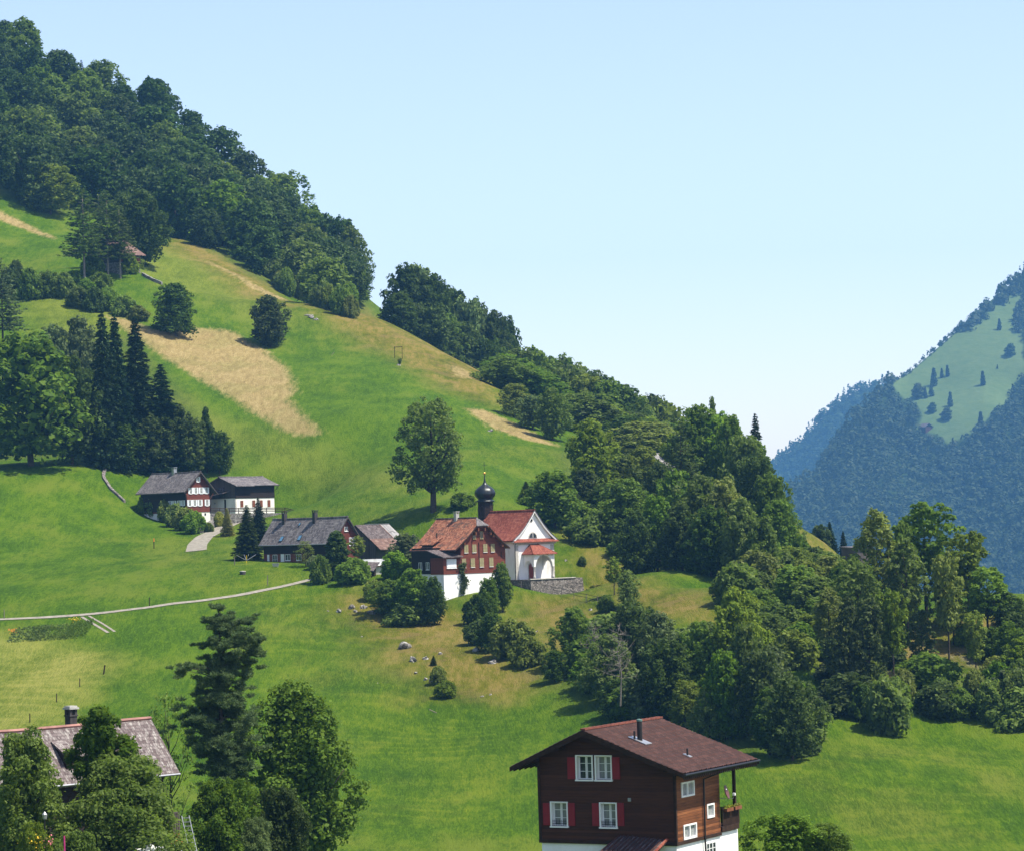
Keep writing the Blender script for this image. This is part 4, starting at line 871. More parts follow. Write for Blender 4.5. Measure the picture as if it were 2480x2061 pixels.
poly = [(-4.05, -8.95), (5.05, -8.95), (5.05, -5.0), (3.2, -3.35), (hf(1, cz)-.1, -cz-.2), (hf(-1, cz)+.1, -cz-.2), (-2.6, -2.95), (-4.05, -4.2)]
hs.mb().extrude(poly, .8, 12.2).build('gable_wall', M['wood_red'], hs.o)
hs.walls('basement', M['white_wall'], -4.0, 5.0, .86, 12.1, -15.5, -8.94)
mb = hs.mb()                                            # left lean-to bay flush with the gable
mb.box(-7.5, -4.06, .84, 4.3, -8.95, -6.3); bay = mb.build('bay', M['wood_red'], hs.o)
hs.walls('bay_basement', M['white_wall'], -7.45, -4.02, .9, 4.25, -15.5, -8.94)
mb = hs.mb(); mb.slab((-7.9, .25, -6.2), (-3.9, .25, -6.12), (-4.6, 4.6, -4.95), (-8.2, 4.6, -5.0), .14); mb.build('bay_roof', M['roof_brown'], hs.o)
w = hs.window('gable', .84, -6.85, -4.92, -7.98, -6.5, mull=0, fw=.1); hs.mb().box(-6.75, -5.02, .755, .80, -7.86, -6.58).build('blind', M['shutter_white'], w)
hs.walls('rear_wing', M['wood_black'], -5.6, -4.07, 4.32, 12.0, -8.9, -4.7)
hs.walls('rear_basement', M['cream_wall'], -5.5, -4.03, 4.4, 11.9, -13., -8.89)
for a, b in ((-3.33, -2.5), (-1.69, -.85), (.54, 1.36), (2.08, 2.88)):
    hs.window('gable', .8, a+.05, b-.05, -5.6, -4.32, sill=True); hs.shutter('gable', .8, a, (a+b)/2-.02, -5.62, -4.3, 'shutter_olive', .055, .09); hs.shutter('gable', .8, (a+b)/2+.02, b, -5.62, -4.3, 'shutter_olive', .055, .09)
for a, b in ((-3.86, -3.04), (-2.08, -1.24), (-.28, .58), (1.68, 2.52)):
    hs.window('gable', .8, a+.05, b-.05, -7.96, -6.54); hs.shutter('gable', .8, a, (a+b)/2-.02, -7.98, -6.52, 'shutter_olive', .055, .09); hs.shutter('gable', .8, (a+b)/2+.02, b, -7.98, -6.52, 'shutter_olive', .055, .09)
for a, b in ((-1.5, -.86), (-.02, .62)): hs.window('gable', .8, a, b, -3.42, -2.2, frame='shutter_olive')
mb = hs.mb()
for x in (-.32, 4.2): mb.box(x-.06, x+.06, .72, .80, -6.5, -4.0 if x < 0 else -5.6)
mb.build('drain_board', M['beam'], hs.o)
for x, z in ((-3.6, -3.75), (-1.3, -2.2), (-.75, -1.55), (.6, -1.55), (1.75, -2.2), (2.3, -2.6), (4.1, -4.2)):
    hs.mb().box(x-.09, x+.09, .10, .8, z-.62, z-.12).build('purlin', M['beam_red'], hs.o)
mb = hs.mb()
for side, w_, h_ in ((-1, wl, hl), (1, wr, hr)):
    pts = [(side*w_*k, -h_*(k+.35*.35*math.sin(math.pi*k)*.5)) for k in np.linspace(.24, 1, 7)]
    for (x0, z0), (x1, z1) in zip(pts[:-1], pts[1:]): mb.slab((x0, -.04, z0-.02), (x1, -.04, z1-.02), (x1, .03, z1-.02), (x0, .03, z0-.02), .26)
mb.build('barge_board', M['beam'], rf)
hs.gutter(-wl-.04, 0, L, -hl-.12, M['metal_dark'], rf)
def stack(h, x, y, z, ht, sx, mat, par, cap='grey_concrete'):
    h.mb().box(x-sx, x+sx, y-sx, y+sx, z-.8, z+ht).build('chimney', M[mat], par)
    mb = h.mb(); mb.box(x-sx*1.25, x+sx*1.25, y-sx*1.25, y+sx*1.25, z+ht+.25, z+ht+.37)
    for a in (-1, 1):
        for b in (-1, 1): mb.box(x+a*sx*.8-.07, x+a*sx*.8+.07, y+b*sx*.8-.07, y+b*sx*.8+.07, z+ht, z+ht+.25)
    mb.build('chimney_cap', M[cap], par)
stack(hs, -.15, 6.8, -.2, .95, .32, 'grey_concrete', rf)
mb = hs.mb(); mb.slab((-5.3, 6.75, -4.15), (-5.3, 10.1, -4.15), (-3.85, 7.72+.3, -3.10), (-3.7, 5.9, -3.05), .16); dm = mb.build('dormer_roof', M['roof_old'], hs.o)
hs.mb().box(-5.0, -4.0, 6.8, 9.9, -5.2, -4.25).build('dormer', M['wood_black'], hs.o)
hs.mb().tube([(-3.35, 8., -3.2), (-3.35, 8., -2.3)], .09, 8).build('flue', M['metal_dark'], rf)
for y in (5.2, 7.2, 9.2): hs.window('left', -5.6, y, y+.9, -8.2, -7.0)
ivg = np.random.default_rng(61); n = 900; zz = ivg.uniform(-12.2, -7.2, n); xx = -3.75+.25*np.sin(zz*1.7)+ivg.normal(size=n)*(.28+.10*np.sin(zz*2.3)); V_i, Q_i = leaf_quads(np.stack([xx, .72-np.abs(ivg.normal(size=n))*.14, zz], 1), np.stack([ivg.normal(size=n)*.5, -np.ones(n), ivg.normal(size=n)*.5+.4], 1), .16, .11, ivg)
iv = empty('climbing_plant', hs.o.location, R(38)); tag(iv, 'dark green climbing plant growing up the white basement of the timber house', 'climber'); child('leaves', np_mesh('leaves', V_i+np.array(hs.off), Q_i), iv, M['dark']); hs.mb().tube([(-3.8, .74, -13.5), (-3.7, .74, -10), (-3.75, .74, -7.4)], .05, 5).build('stem', M['bark'], iv)
# ================================================================== chapel
KC = 1.034
cp = House('chapel', 'small white chapel with a red tiled roof, arched porch and onion-domed ridge turret', 'chapel', 3.22*KC, 497*KC, 2.56*KC, 40, -10.95)
cp.o.scale = (KC,)*3; cp.o.location = (3.22*KC, 497*KC, (2.56-10.95)*KC)
wl, hl, wr, hr, L = 4.63, 4.76, 4.64, 4.76, 13.1
def flared(h, w, hh, L, th, mat, y0=0.):
    mb = h.mb(); n = 8
    for s in (-1, 1):
        pts = [(s*w*k, -hh*(k*1.0+.16*math.sin(math.pi*min(1, k*1.0))*(.6))) for k in np.linspace(0, 1, n)]
        for (x0, z0), (x1, z1) in zip(pts[:-1], pts[1:]): mb.slab((x0, y0, z0), (x1, y0, z1), (x1, L, z1), (x0, L, z0), th)
    return mb.build('roof', mat, h.o)
rf = flared(cp, wl, hl, L, .16, M['roof_red'])
cp.mb().tube([(0, -.05, .03), (0, L, .03)], .13, 6).build('ridge_cap', M['roof_red'], rf)
YW = .38
cp.walls('nave_wall', M['white_wall'], -4.1, 4.1, YW, 12.7, -12.5, -4.98)
cp.mb().extrude([(-4.05, -4.95), (4.05, -4.95), (0, -.45)], YW, 12.6).build('gable', M['white_wall'], cp.o)
mb = cp.mb()
for s in (-1, 1):                                       # white verge boards following the roof
    pts = [(s*wl*k, -hl*(k+.096*math.sin(math.pi*k))) for k in np.linspace(0, 1, 8)]
    for (x0, z0), (x1, z1) in zip(pts[:-1], pts[1:]): mb.slab((x0, -.03, z0-.05), (x1, -.03, z1-.05), (x1, .30, z1-.05), (x0, .30, z0-.05), .30)
mb.build('verge', M['white_paint'], rf)
mb = cp.mb()
for s in (-1, 1):
    pts = [(s*(wl+.04)*k, -hl*(k+.096*math.sin(math.pi*k))+.05) for k in np.linspace(0, 1, 8)]
    for (x0, z0), (x1, z1) in zip(pts[:-1], pts[1:]): mb.slab((x0, -.10, z0), (x1, -.10, z1), (x1, .05, z1), (x0, .05, z0), .10)
mb.build('verge_tiles', M['roof_slate'], rf)
mb = cp.mb(); mb.slab((-4.75, -.32, -5.02), (4.75, -.32, -5.02), (4.35, YW-.01, -4.55), (-4.35, YW-.01, -4.55), .10); pe = mb.build('pent_roof', M['roof_red'], cp.o)
mb = cp.mb(); mb.box(-4.45, 4.45, YW-.34, YW-.003, -5.32, -5.13); mb.box(-4.3, 4.3, YW-.18, YW-.004, -5.46, -5.32); mb.build('cornice', M['sandstone'], cp.o)
for a in (-4.14, 3.4):                                  # quoin pilasters
    mb = cp.mb()
    for k in range(15): z = -11.6+k*.405; e = .03*(k % 2); mb.box(a+e, a+.76-e, YW-.07, YW-.003, z, z+.37)
    mb.build('quoin', M['sandstone'], cp.o)
cp.mb().box(-4.2, 4.2, YW-.10, YW-.003, -12.2, -10.3).build('plinth', M['sandstone'], cp.o) if False else None
def disc(h, plane, off, c, z, r, d0, d1, mat, name, par, half=False, n=20):
    T = h.T(plane, off); a = np.linspace(0, math.pi if half else 2*math.pi, n, endpoint=half)
    P = [(c+r*math.cos(w), z+r*math.sin(w)) for w in a]; m = len(P); mb = h.mb()
    mb.add([(x, d0, zz) for x, zz in P]+[(x, d1, zz) for x, zz in P], [list(range(m)), list(range(2*m-1, m-1, -1))]+[(i, (i+1) % m, m+(i+1) % m, m+i) for i in range(m)], T)
    return mb.build(name, mat, par)
oc = disc(cp, 'gable', YW, -.5, -1.6, .36, -.02, .05, M['sandstone'], 'oculus', cp.o); disc(cp, 'gable', YW, -.5, -1.6, .24, 0, .062, M['glass'], 'pane', oc)
lu = disc(cp, 'gable', YW, -.25, -4.40, .92, -.02, .06, M['sandstone'], 'lunette', cp.o, True); lp = disc(cp, 'gable', YW, -.25, -4.40, .76, 0, .072, M['glass'], 'pane', lu, True)
cp.mb().box(-.29, -.21, YW-.09, YW-.07, -4.4, -3.64).build('mullion', M['white_paint'], lu)
# porch: two arches in front, one on each side, hipped tile roof
Y0, X0, X1 = -2.2, -2.35, 1.95
def arch_wall(mb, s0, s1, ops, zb, zt, d0, d1, T, n=9):
    # ops: (left, right, springing); solid above the arches
    xs = [s0]
    for a, b, sp in ops: xs += [a, b]
    xs.append(s1)
    for i in range(0, len(xs), 2):
        if xs[i+1]-xs[i] > .01: mb.box(xs[i], xs[i+1], d0, d1, zb, zt, T)
    for a, b, sp in ops:
        r = (b-a)/2; c = (a+b)/2; A = [(c-r*math.cos(math.pi*k/n), sp+r*math.sin(math.pi*k/n)) for k in range(n+1)]
        for (x0, z0), (x1, z1) in zip(A[:-1], A[1:]):
            mb.add([(x0,d0,z0),(x1,d0,z1),(x1,d0,zt),(x0,d0,zt),(x0,d1,z0),(x1,d1,z1),(x1,d1,zt),(x0,d1,zt)], [(0,1,2,3),(7,6,5,4),(0,4,5,1),(3,2,6,7)], T)
mb = cp.mb()
Tf = cp.T('gable', Y0)
arch_wall(mb, X0, X1, [(X0+.34, X0+.36, -8.9), (X0+.42, X1-.30, -8.95)], -8.9, -7.05, -.36, 0, Tf, 12) if False else None
arch_wall(mb, X0, X1, [(X0+.38, X1-.38, -9.0)], -9.0, -7.05, -.36, 0, Tf, 14)
for xx, sgn in ((X0, 1), (X1, -1)):
    Ts = (lambda a, d, z, xx=xx, sgn=sgn: (xx+sgn*d, a, z)); arch_wall(mb, Y0+.365, YW-.01, [(Y0+.5, YW-.30, -8.95)], -8.95, -7.05, 0, .36, Ts, 12)
mb.add([(X0, Y0, -9.0), (X0+.38, Y0, -9.0), (X0+.38, Y0+.36, -9.0), (X0, Y0+.36, -9.0)], [(0, 1, 2, 3)])
porch = mb.build('porch', M['white_wall'], cp.o)
for x in (X0+.19, X1-.19):
    mb = cp.mb(); mb.lathe([(.22, -10.95), (.22, -10.6), (.15, -10.5), (.14, -9.25), (.20, -9.12), (.21, -9.0)], 12, (x, Y0+.18, 0)); mb.build('column', M['sandstone'], porch, True)
mb = cp.mb(); zE, zP = -7.0, -5.35; e = .38
A, B_, Cc, Dd = (X0-e, Y0-e, zE), (X1+e, Y0-e, zE), (X1+e, YW-.01, zE), (X0-e, YW-.01, zE); r0, r1 = (X0+1.45, YW-.01, zP), (X1-1.45, YW-.01, zP)
mb.add([A, B_, Cc, Dd, r0, r1, (X0-e, Y0-e, zE-.1), (X1+e, Y0-e, zE-.1), (X1+e, YW-.01, zE-.1), (X0-e, YW-.01, zE-.1)], [(0,1,5,4),(1,2,5),(3,0,4),(0,6,7,1),(1,7,8,2),(3,9,6,0),(9,8,7,6)])
pr = mb.build('porch_roof', M['roof_red'], cp.o)
mb = cp.mb(); mb.tube([A, r0], .08, 6); mb.tube([B_, r1], .08, 6); mb.tube([r0, r1], .08, 6); mb.build('hip_cap', M['roof_red'], pr)
T_ = cp.T('gable', YW)
fr = cp.mb(); fr.box(-1.45, -.15, -.02, .06, -10.95, -9.05, T_); dof = fr.build('door', M['sandstone'], cp.o); disc(cp, 'gable', YW, -.8, -9.05, .65, -.02, .058, M['sandstone'], 'door_arch', dof, True)
cp.mb().box(-1.3, -.3, YW-.09, YW-.062, -10.9, -9.05).build('door_leaf', plain('door_red', (.22, .05, .03), .6), dof); disc(cp, 'gable', YW, -.8, -9.05, .5, .06, .088, plain('door_red2', (.22, .05, .03), .6), 'door_leaf', dof, True)
cp.mb().tube([(-3.95, .15, -5.2), (-4.12, .25, -5.5), (-4.14, .25, -11.)], .06, 6).build('downpipe', M['metal_dark'], cp.o)
for y in (2.6, 6.2, 9.8):
    w = cp.window('left', -4.1, y, y+1.1, -8.6, -6.6, mull=1, bars=3)
# ridge turret with onion dome
tx, ty = 0., 12.4
_o = cp.off; cp.off = (0, 0, _o[2]-1.75)
mb = cp.mb(); mb.lathe([(1.36, -3.4), (1.36, .10), (1.52, .16), (1.52, .32), (1.24, .38)], 8, (tx, ty, 0)); tu = mb.build('turret', M['wood_black'], cp.o)
mb = cp.mb(); mb.lathe([(1.22, .38), (1.22, 3.35)], 8, (tx, ty, 0)); mb.build('lantern', M['wood_black'], tu)
mb = cp.mb()
for k in range(8):
    w = 2*math.pi*(k+.5)/8; c, s = math.cos(w), math.sin(w); f = lambda a, d, z: (tx+c*(1.128+d)-s*a, ty+s*(1.128+d)+c*a, z)
    for a in (-.40, .34): mb.box(a, a+.06, 0, .05, .75, 2.3, f)
    A = [(-.37*math.cos(math.pi*j/6), 2.3+.37*math.sin(math.pi*j/6)) for j in range(7)]
    for (x0, z0), (x1, z1) in zip(A[:-1], A[1:]): mb.tube([f(x0, .03, z0), f(x1, .03, z1)], .03, 4)
    for j in range(7): mb.box(-.34, .34, .005, .035, .8+j*.21, .88+j*.21, f)
mb.build('louvre', plain('old_louvre', (.045, .026, .02), .8), tu)
prof = [(1.22, 3.35), (1.5, 3.38), (1.52, 3.56), (1.25, 3.68), (1.12, 3.9), (1.3, 4.12), (1.60, 4.5), (1.70, 4.95), (1.62, 5.4), (1.38, 5.85), (1.0, 6.22), (.62, 6.5), (.34, 6.8), (.2, 7.15), (.10, 7.7), (.05, 8.7)]
prof = [(r*.98, z*.86+.47) for r, z in prof]
mb = cp.mb(); n = 32; V = []
for r, z in prof:
    for k in range(n):
        w = 2*math.pi*k/n; q = r*(1+.045*(k % 4 == 0)-.012*(k % 4 == 2)); V.append((tx+q*math.cos(w), ty+q*math.sin(w), z))
mb.add(V, [(i*n+k, i*n+(k+1) % n, (i+1)*n+(k+1) % n, (i+1)*n+k) for i in range(len(prof)-1) for k in range(n)])
dome = mb.build('onion_dome', M['copper_black'], tu, True)
mb = cp.mb(); mb.lathe([(.01, 7.80), (.17, 7.88), (.24, 8.04), (.17, 8.20), (.01, 8.28)], 12, (tx, ty, 0)); mb.build('gilt_ball', M['gold_leaf'], dome, True)
mb = cp.mb(); mb.tube([(tx, ty, 8.2), (tx, ty, 9.9)], .035, 5); mb.tube([(tx-.5, ty, 9.35), (tx+.5, ty, 9.35)], .03, 5); mb.build('cross', M['iron'], dome)
cp.off = _o
# chapel terrace: stone retaining wall with a floor
def toW(h, x, y, z): return h.o.matrix_basis @ Vector((x, y, z-h.zb)) if False else Vector(h.o.location)+Vector((math.cos(h.o.rotation_euler.z)*x-math.sin(h.o.rotation_euler.z)*y, math.sin(h.o.rotation_euler.z)*x+math.cos(h.o.rotation_euler.z)*y, z-h.zb))
tw = empty('terrace_wall', Vector(cp.o.location), R(40)); tw.scale = (KC,)*3; tag(tw, 'mottled grey stone retaining wall holding up the terrace in front of the chapel', 'wall')
mb = cp.mb(); zt_ = -11.02
mb.add([(-4.6,-3.9,zt_),(6.9,-3.3,zt_),(7.4,3.0,zt_),(-4.6,3.0,zt_),(-4.7,-4.15,zt_-5),(7.15,-3.6,zt_-5),(7.7,3.0,zt_-5),(-4.7,3.0,zt_-5)], [(0,1,2,3),(7,6,5,4),(0,4,5,1),(1,5,6,2),(2,6,7,3),(3,7,4,0)])
mb.build('masonry', M['dark_stone'], tw)
mb = cp.mb(); mb.box(-4.75, 5.2, -4.05, -3.7, zt_+.004, zt_+.14, lambda x, y, z: (x, y+(x+4.6)*.052, z)); mb.build('coping', M['sandstone'], tw)
# ================================================================== white-shuttered farmhouse
up = House('farmhouse', 'red timber farmhouse with rows of white shutters and a grey shingle roof', 'house', -63.07, 625, 13.06, 42, -10.6)
wl, hl, wr, hr, L = 4.22, 4.1, 4.1, 4.5, 17.0
rf = up.roof(wl, hl, wr, hr, 0, L, .18, M['roof_slate'])
up.walls('gable_wall', M['wood_red'], -3.35, 2.7, .7, 16.4, -8.22, 0, wl, hl, wr, hr, .22)
up.walls('basement', M['cream_wall'], -3.3, 2.64, .76, 16.3, -14, -8.2)
up.mb().box(-3.40, -3.352, .8, 16.3, -7.9, -3.5).build('shaded_cladding', M['wood_black'], up.o)  # near-black sheet; the shade below the eaves is put into its colour
mb = up.mb(); mb.box(-3.46, -3.2, .62, .8, -8.2, -3.5); mb.box(2.55, 2.8, .62, .8, -8.2, -3.4); mb.build('corner_timber', M['wood_black'], up.o)
mb = up.mb(); mb.extrude([(-wl, -hl-.01), (0, -.01), (wr, -hr-.01), (wr, -hr-.3), (0, -.34), (-wl, -hl-.3)], -.06, .02); mb.build('barge_board', M['wood_grey'], rf)
mb = up.mb(); mb.add([(-2.3, .66, -2.62), (2.1, .66, -2.72), (0, .66, -.55), (-2.3, .69, -2.62), (2.1, .69, -2.72), (0, .69, -.55)], [(0,1,2),(5,4,3)]); mb.build('gable_shade', M['wood_wine'], up.o)
def shuttered(h, plane, off, c, z0, z1, hw=.28, sw=.34, mat='shutter_white'):
    h.window(plane, off, c-hw, c+hw, z0, z1, mull=1, bars=1, fw=.05); h.shutter(plane, off, c-hw-sw, c-hw-.02, z0, z1, mat); h.shutter(plane, off, c+hw+.02, c+hw+sw, z0, z1, mat)
for c in (-2.13, -.88, .50, 1.78): shuttered(up, 'gable', .7, c, -4.50, -3.26)
for c in (-2.45, -1.22, .12, 1.88): shuttered(up, 'gable', .7, c, -6.98, -5.70)
shuttered(up, 'gable', .66, -.25, -2.15, -1.1, .22, .28)
up.mb().box(1.2, 1.55, .70, .78, -8.9, -8.45).build('vent_hole', M['iron'], up.o)
for y in (1.2, 2.6, 4.2, 5.6): shuttered(up, 'left', -3.402, y+.4, -6.85, -5.75)
mb = up.mb()
for x in (-3.6, 3.1): mb.tube([(x, .2, -hl-.4), (x*.88, .68, -5.6)], .12, 5)
mb.build('eaves_bracket', M['beam_red'], up.o)
stack(up, .05, 9.2, 0., .75, .38, 'zinc', rf, 'zinc'); up.gutter(-wl-.04, 0, L, -hl-.1, M['metal_dark'], rf)
# ================================================================== barn house with white ground floor
bh = House('barn_house', 'dark boarded house with a white ground floor and red-brown closed shutters', 'house', -60.02, 630, 11.91, -40, -9.2)
wl, hl, wr, hr, L = 4.66, 1.87, 4.66, 1.87, 12.85
rf = bh.roof(wl, hl, wr, hr, 0, L, .16, M['roof_slate'])
mb = bh.mb(); mb.slab((3.0, 0.05, -1.17), (5.0, .05, -1.98), (5.0, 5.3, -1.98), (3.0, 6.2, -1.17), .12); mb.build('roof_extension', M['roof_slate'], rf)
bh.walls('boarding', M['wood_greyx'], -4.0, 4.0, .6, 12.0, -4.46, 0, wl, hl, wr, hr, .2)
bh.mb().box(4.003, 4.05, .6, 12.0, -4.46, -1.85).build('front_boarding', M['wood_black'], bh.o)
bh.walls('ground_floor', M['cream_wall'], -3.95, 3.96, .64, 11.96, -11.5, -4.44)
for y in (2.5, 5.92, 8.1, 10.33):
    bh.window('right', 3.96, y-.36, y+.36, -6.36, -4.98); bh.shutter('right', 3.96, y-.40, y-.01, -6.34, -4.94, 'shutter_brown', .05, .09); bh.shutter('right', 3.96, y+.01, y+.40, -6.34, -4.94, 'shutter_brown', .05, .09)
bh.window('gable', .6, -.68, 1.1, -3.0, -2.1, frame='wood_greyx', mull=2); bh.window('gable', .64, -2.1, -1.6, -5.6, -5.1)
mb = bh.mb(); mb.slab((-2.6, -1.6, -4.15), (2.6, -1.6, -3.35), (2.6, .58, -2.95), (-2.4, .58, -3.35), .12); mb.build('canopy', M['roof_brown'], bh.o)
bh.mb().box(-.9, .9, .50, .638, -7.2, -4.75).build('garage_door', M['white_paint'], bh.o); bh.mb().box(.95, 1.35, .54, .638, -7.4, -4.6).build('door', M['beam'], bh.o)
bh.mb().tube([(4.6, 12.7, -1.95), (4.2, 12.4, -2.8), (4.1, 12.1, -2.9)], .06, 5).build('downpipe', M['metal_dark'], bh.o); bh.gutter(4.72, 0, L, -1.95, M['metal_dark'], rf)
bh.mb().tube([(4.12, .7, -2.3), (4.12, .7, -7.)], .05, 5).build('downpipe', M['metal_dark'], bh.o)
# ================================================================== long slate-roofed farmhouse
lg = House('long_house', 'long farmhouse with a lichened grey roof, two black chimneys and skylights', 'house', -28.54, 530, 2.61, 42, -8.1)
wl, hl, wr, hr, L = 3.3, 4.5, 3.4, 4.55, 21.0
rf = lg.roof(wl, hl, wr, hr, 0, L, .18, M['roof_slate'])
lg.walls('timber_wall', M['wood_wine'], -2.7, 2.75, .6, 20.4, -10.5, 0, wl, hl, wr, hr, .22)
lg.mb().box(-2.76, -2.703, .7, 20.3, -6.1, -4.05).build('shaded_boarding', M['wood_black'], lg.o); lg.mb().box(-2.75, -2.703, .7, 8.5, -10.4, -6.12).build('lower_boarding', M['wood_black'], lg.o)  # upper sheet: shade under the eaves painted over the wine-red wall
mb = lg.mb(); mb.extrude([(-wl, -hl-.01), (0, -.01), (wr, -hr-.01), (wr, -hr-.26), (0, -.3), (-wl, -hl-.26)], -.05, .02); mb.build('barge_board', M['wood_grey'], rf); lg.gutter(-wl-.05, 0, L, -hl-.1, M['zinc'], rf)
for x, y, z, w_, l_ in ((-2.55, 15.3, -3.56, .42, .75), (-2.45, 10.3, -3.45, .42, .75), (-.8, 12.3, -1.12, .22, .35)):
    mb = lg.mb(); k = hl/wl; f = lambda a, d, c: (x+a*.58-d*.81*-1*-1, y+c, z+a*.79+d*.58)
    mb.box(-w_*1.3, w_*1.3, .02, .12, -l_*.6, l_*.6, f); sk_ = mb.build('skylight', M['metal_dark'], rf)
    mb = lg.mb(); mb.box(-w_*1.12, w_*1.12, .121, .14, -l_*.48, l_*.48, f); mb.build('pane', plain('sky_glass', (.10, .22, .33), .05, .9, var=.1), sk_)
for y in (17.2, 8.6): stack(lg, -.35, y, -.4, 1.3, .34, 'brick_dark', rf, 'brick_dark')
lg.window('gable', .6, -.35, .38, -2.5, -1.75); lg.window('gable', .6, .6, 1.15, -4.95, -3.6, mull=1, bars=1); lg.window('gable', .6, 1.35, 1.9, -4.95, -3.6, mull=1, bars=1)
lg.window('left', -2.705, 16.5, 17.8, -7.95, -6.22, mull=1, sill=False, bars=1, name='french_window'); lg.window('left', -2.705, 12.8, 14.2, -7.3, -6.2); lg.window('left', -2.705, 9.7, 11.1, -7.3, -6.25)
lg.mb().box(-2.78, -2.704, 14.5, 15.45, -8.3, -6.15).build('door', M['white_paint'], lg.o); lg.mb().box(-2.80, -2.704, 18.75, 19.25, -8.3, -6.2).build('white_post', M['white_paint'], lg.o)
lg.shutter('left', -2.705, 18.0, 18.55, -7.9, -6.22, 'shutter_brown'); lg.shutter('left', -2.705, 15.6, 16.2, -7.9, -6.22, 'shutter_brown'); lg.shutter('left', -2.705, 11.5, 12.1, -7.3, -6.2, 'shutter_brown')
# ================================================================== barn behind it
bb = House('barn', 'weathered board barn with a patched grey and rusty roof beside the long farmhouse', 'barn', -28.11, 545, 1.16, -35, -7.2)
wl, hl, wr, hr, L = 3.4, 2.8, 5.42, 4.45, 9.75
mb = bb.mb(); a = lambda k: (wr*k, -hr*k)
def strip_(k0, k1, y0, y1, lift=0.): mb.slab((wr*k0, y0, -hr*k0+lift), (wr*k1, y0, -hr*k1+lift), (wr*k1, y1, -hr*k1+lift), (wr*k0, y1, -hr*k0+lift), .12)
strip_(0, .58, 0, 6.9); mb.slab((0, 0, 0), (-wl, 0, -hl), (-wl, L, -hl), (0, L, 0), .12); rf = mb.build('roof', M['roof_brown'], bb.o)
mb = bb.mb(); strip_(.58, 1., 0, 7.0, .05); mb.build('rusty_sheeting', M['roof_rust'], rf)
mb = bb.mb(); strip_(0, .98, 6.95, L, .03); mb.build('tin_sheeting', M['sheet'], rf)
mb = bb.mb(); strip_(0, .95, 6.8, 7.05, .09); mb.build('rusty_seam', M['roof_rust'], rf)
bb.mb().box(-.15, .15, 3.0, L, .02, .10).build('ridge_sheet', M['zinc'], rf)
bb.walls('boarding', M['wood_greyx'], -2.8, 4.2, .35, 9.3, -9.5, 0, wl, hl, wr, hr, .2)
bb.mb().box(4.203, 4.26, 4.0, 9.2, -7., -3.6).build('open_bay', M['iron'], bb.o); bb.mb().tube([(5.0, 5.6, -4.3), (4.4, 4.6, -5.9)], .07, 5).build('strut', M['palebark'], bb.o)
# low shed roof and white terrace wall in front of the barn
gz = hit(905, 1392); gw = empty('terrace', (at(930, 1385, 517)[0], 517, at(930, 1385, 517)[2]), R(3)); tag(gw, 'low white-walled terrace between the round hedge and the red house', 'terrace')
mb = MB(); mb.box(-2.6, 3.2, .5, 5, -2.5, 1.05); mb.build('front_wall', M['white_wall'], gw); mb = MB(); mb.box(-2.75, 3.3, .3, .49, .98, 1.12); mb.build('coping', M['roof_rust'], gw)
mb = MB(); mb.box(-4.5, 3.2, 5.02, 5.4, -1, 2.2); mb.build('parapet', M['white_wall'], gw)
mb = MB(); mb.tube([(1.15, .1, -1.2), (1.05, .1, 1.4), (.95, .1, 2.75)], [.22, .17, .12], 8); mb.build('furled_parasol', M['white_paint'], gw)
sh = empty('shed', (at(880, 1372, 515)[0], 515, at(880, 1372, 515)[2]-1.4), R(-20)); tag(sh, 'small open shed with a brown mono-pitch roof right of the round hedge', 'shed')
mb = MB(); mb.slab((-2.6, -1.2, 1.15), (2.4, -1.6, .75), (2.2, 1.8, 2.1), (-2.8, 1.8, 2.3), .14); mb.build('roof', M['roof_brown'], sh)
mb = MB(); mb.box(-1.2, 1.6, .6, 1.5, -1.5, 1.0); mb.build('wall', M['wood_black'], sh); mb = MB(); [mb.box(x, x+.12, -1.2, -1.08, -1.5, .85) for x in (-2.2, 1.8)]; mb.build('post', M['beam'], sh)['kind'] = 'stuff'
# ================================================================== weathered house in the lower left corner
lh = House('weathered_house', 'foreground house half hidden by trees under a mauve roof blotched with white lichen', 'house', -32.91, 197, -11.95, -45, -9.6)
wl, hl, wr, hr, Y0_, L = 2.84, 3.4, 2.90, 3.48, -4.5, 11.9
rf = lh.roof(wl, hl, wr, hr, Y0_, L, .16, M['roof_mottled'], barge=plain('ridge_red', (.27, .14, .12), .8, .2, var=.5, nscale=.6))
lh.walls('boarding', M['wood_black'], -2.2, 2.1, Y0_+.6, 11.2, -9.2, 0, wl, hl, wr, hr, .22)
mb = lh.mb(); mb.extrude([(-wl, -hl-.01), (0, -.01), (wr, -hr-.01), (wr, -hr-.2), (0, -.24), (-wl, -hl-.2)], L-.02, L+.05); mb.build('barge_board', M['wood_grey'], rf); lh.gutter(wr+.06, Y0_, L, -hr-.08, M['zinc'], rf)
mb = lh.mb(); mb.slab((.75, 3.2, -.88), (2.35, 3.2, -1.75), (2.35, 7.2, -1.75), (.75, 7.2, -.88), .12); mb.build('dormer_roof', M['roof_mottled'], rf)
lh.mb().extrude([(.9, -1.2), (2.15, -1.75), (2.15, -2.7)], 3.35, 7.05).build('dormer', M['wood_black'], rf)
mb = lh.mb(); mb.box(2.11, 2.16, -3, 3.2, -7.7, -6.7); mb.build('red_boarding', M['beam_red'], lh.o)
cx, cy = -.25, 5.6
lh.mb().box(cx-.28, cx+.28, cy-.28, cy+.28, -1., .55).build('chimney', M['brick_dark'], rf)
mb = lh.mb()
for a in (-.2, .2):
    for b in (-.2, .2): mb.box(cx+a-.09, cx+a+.09, cy+b-.09, cy+b+.09, .62, 1.0)
mb.box(cx-.33, cx+.33, cy-.33, cy+.33, .55, .64); mb.build('chimney_vent', M['brick_dark'], rf)
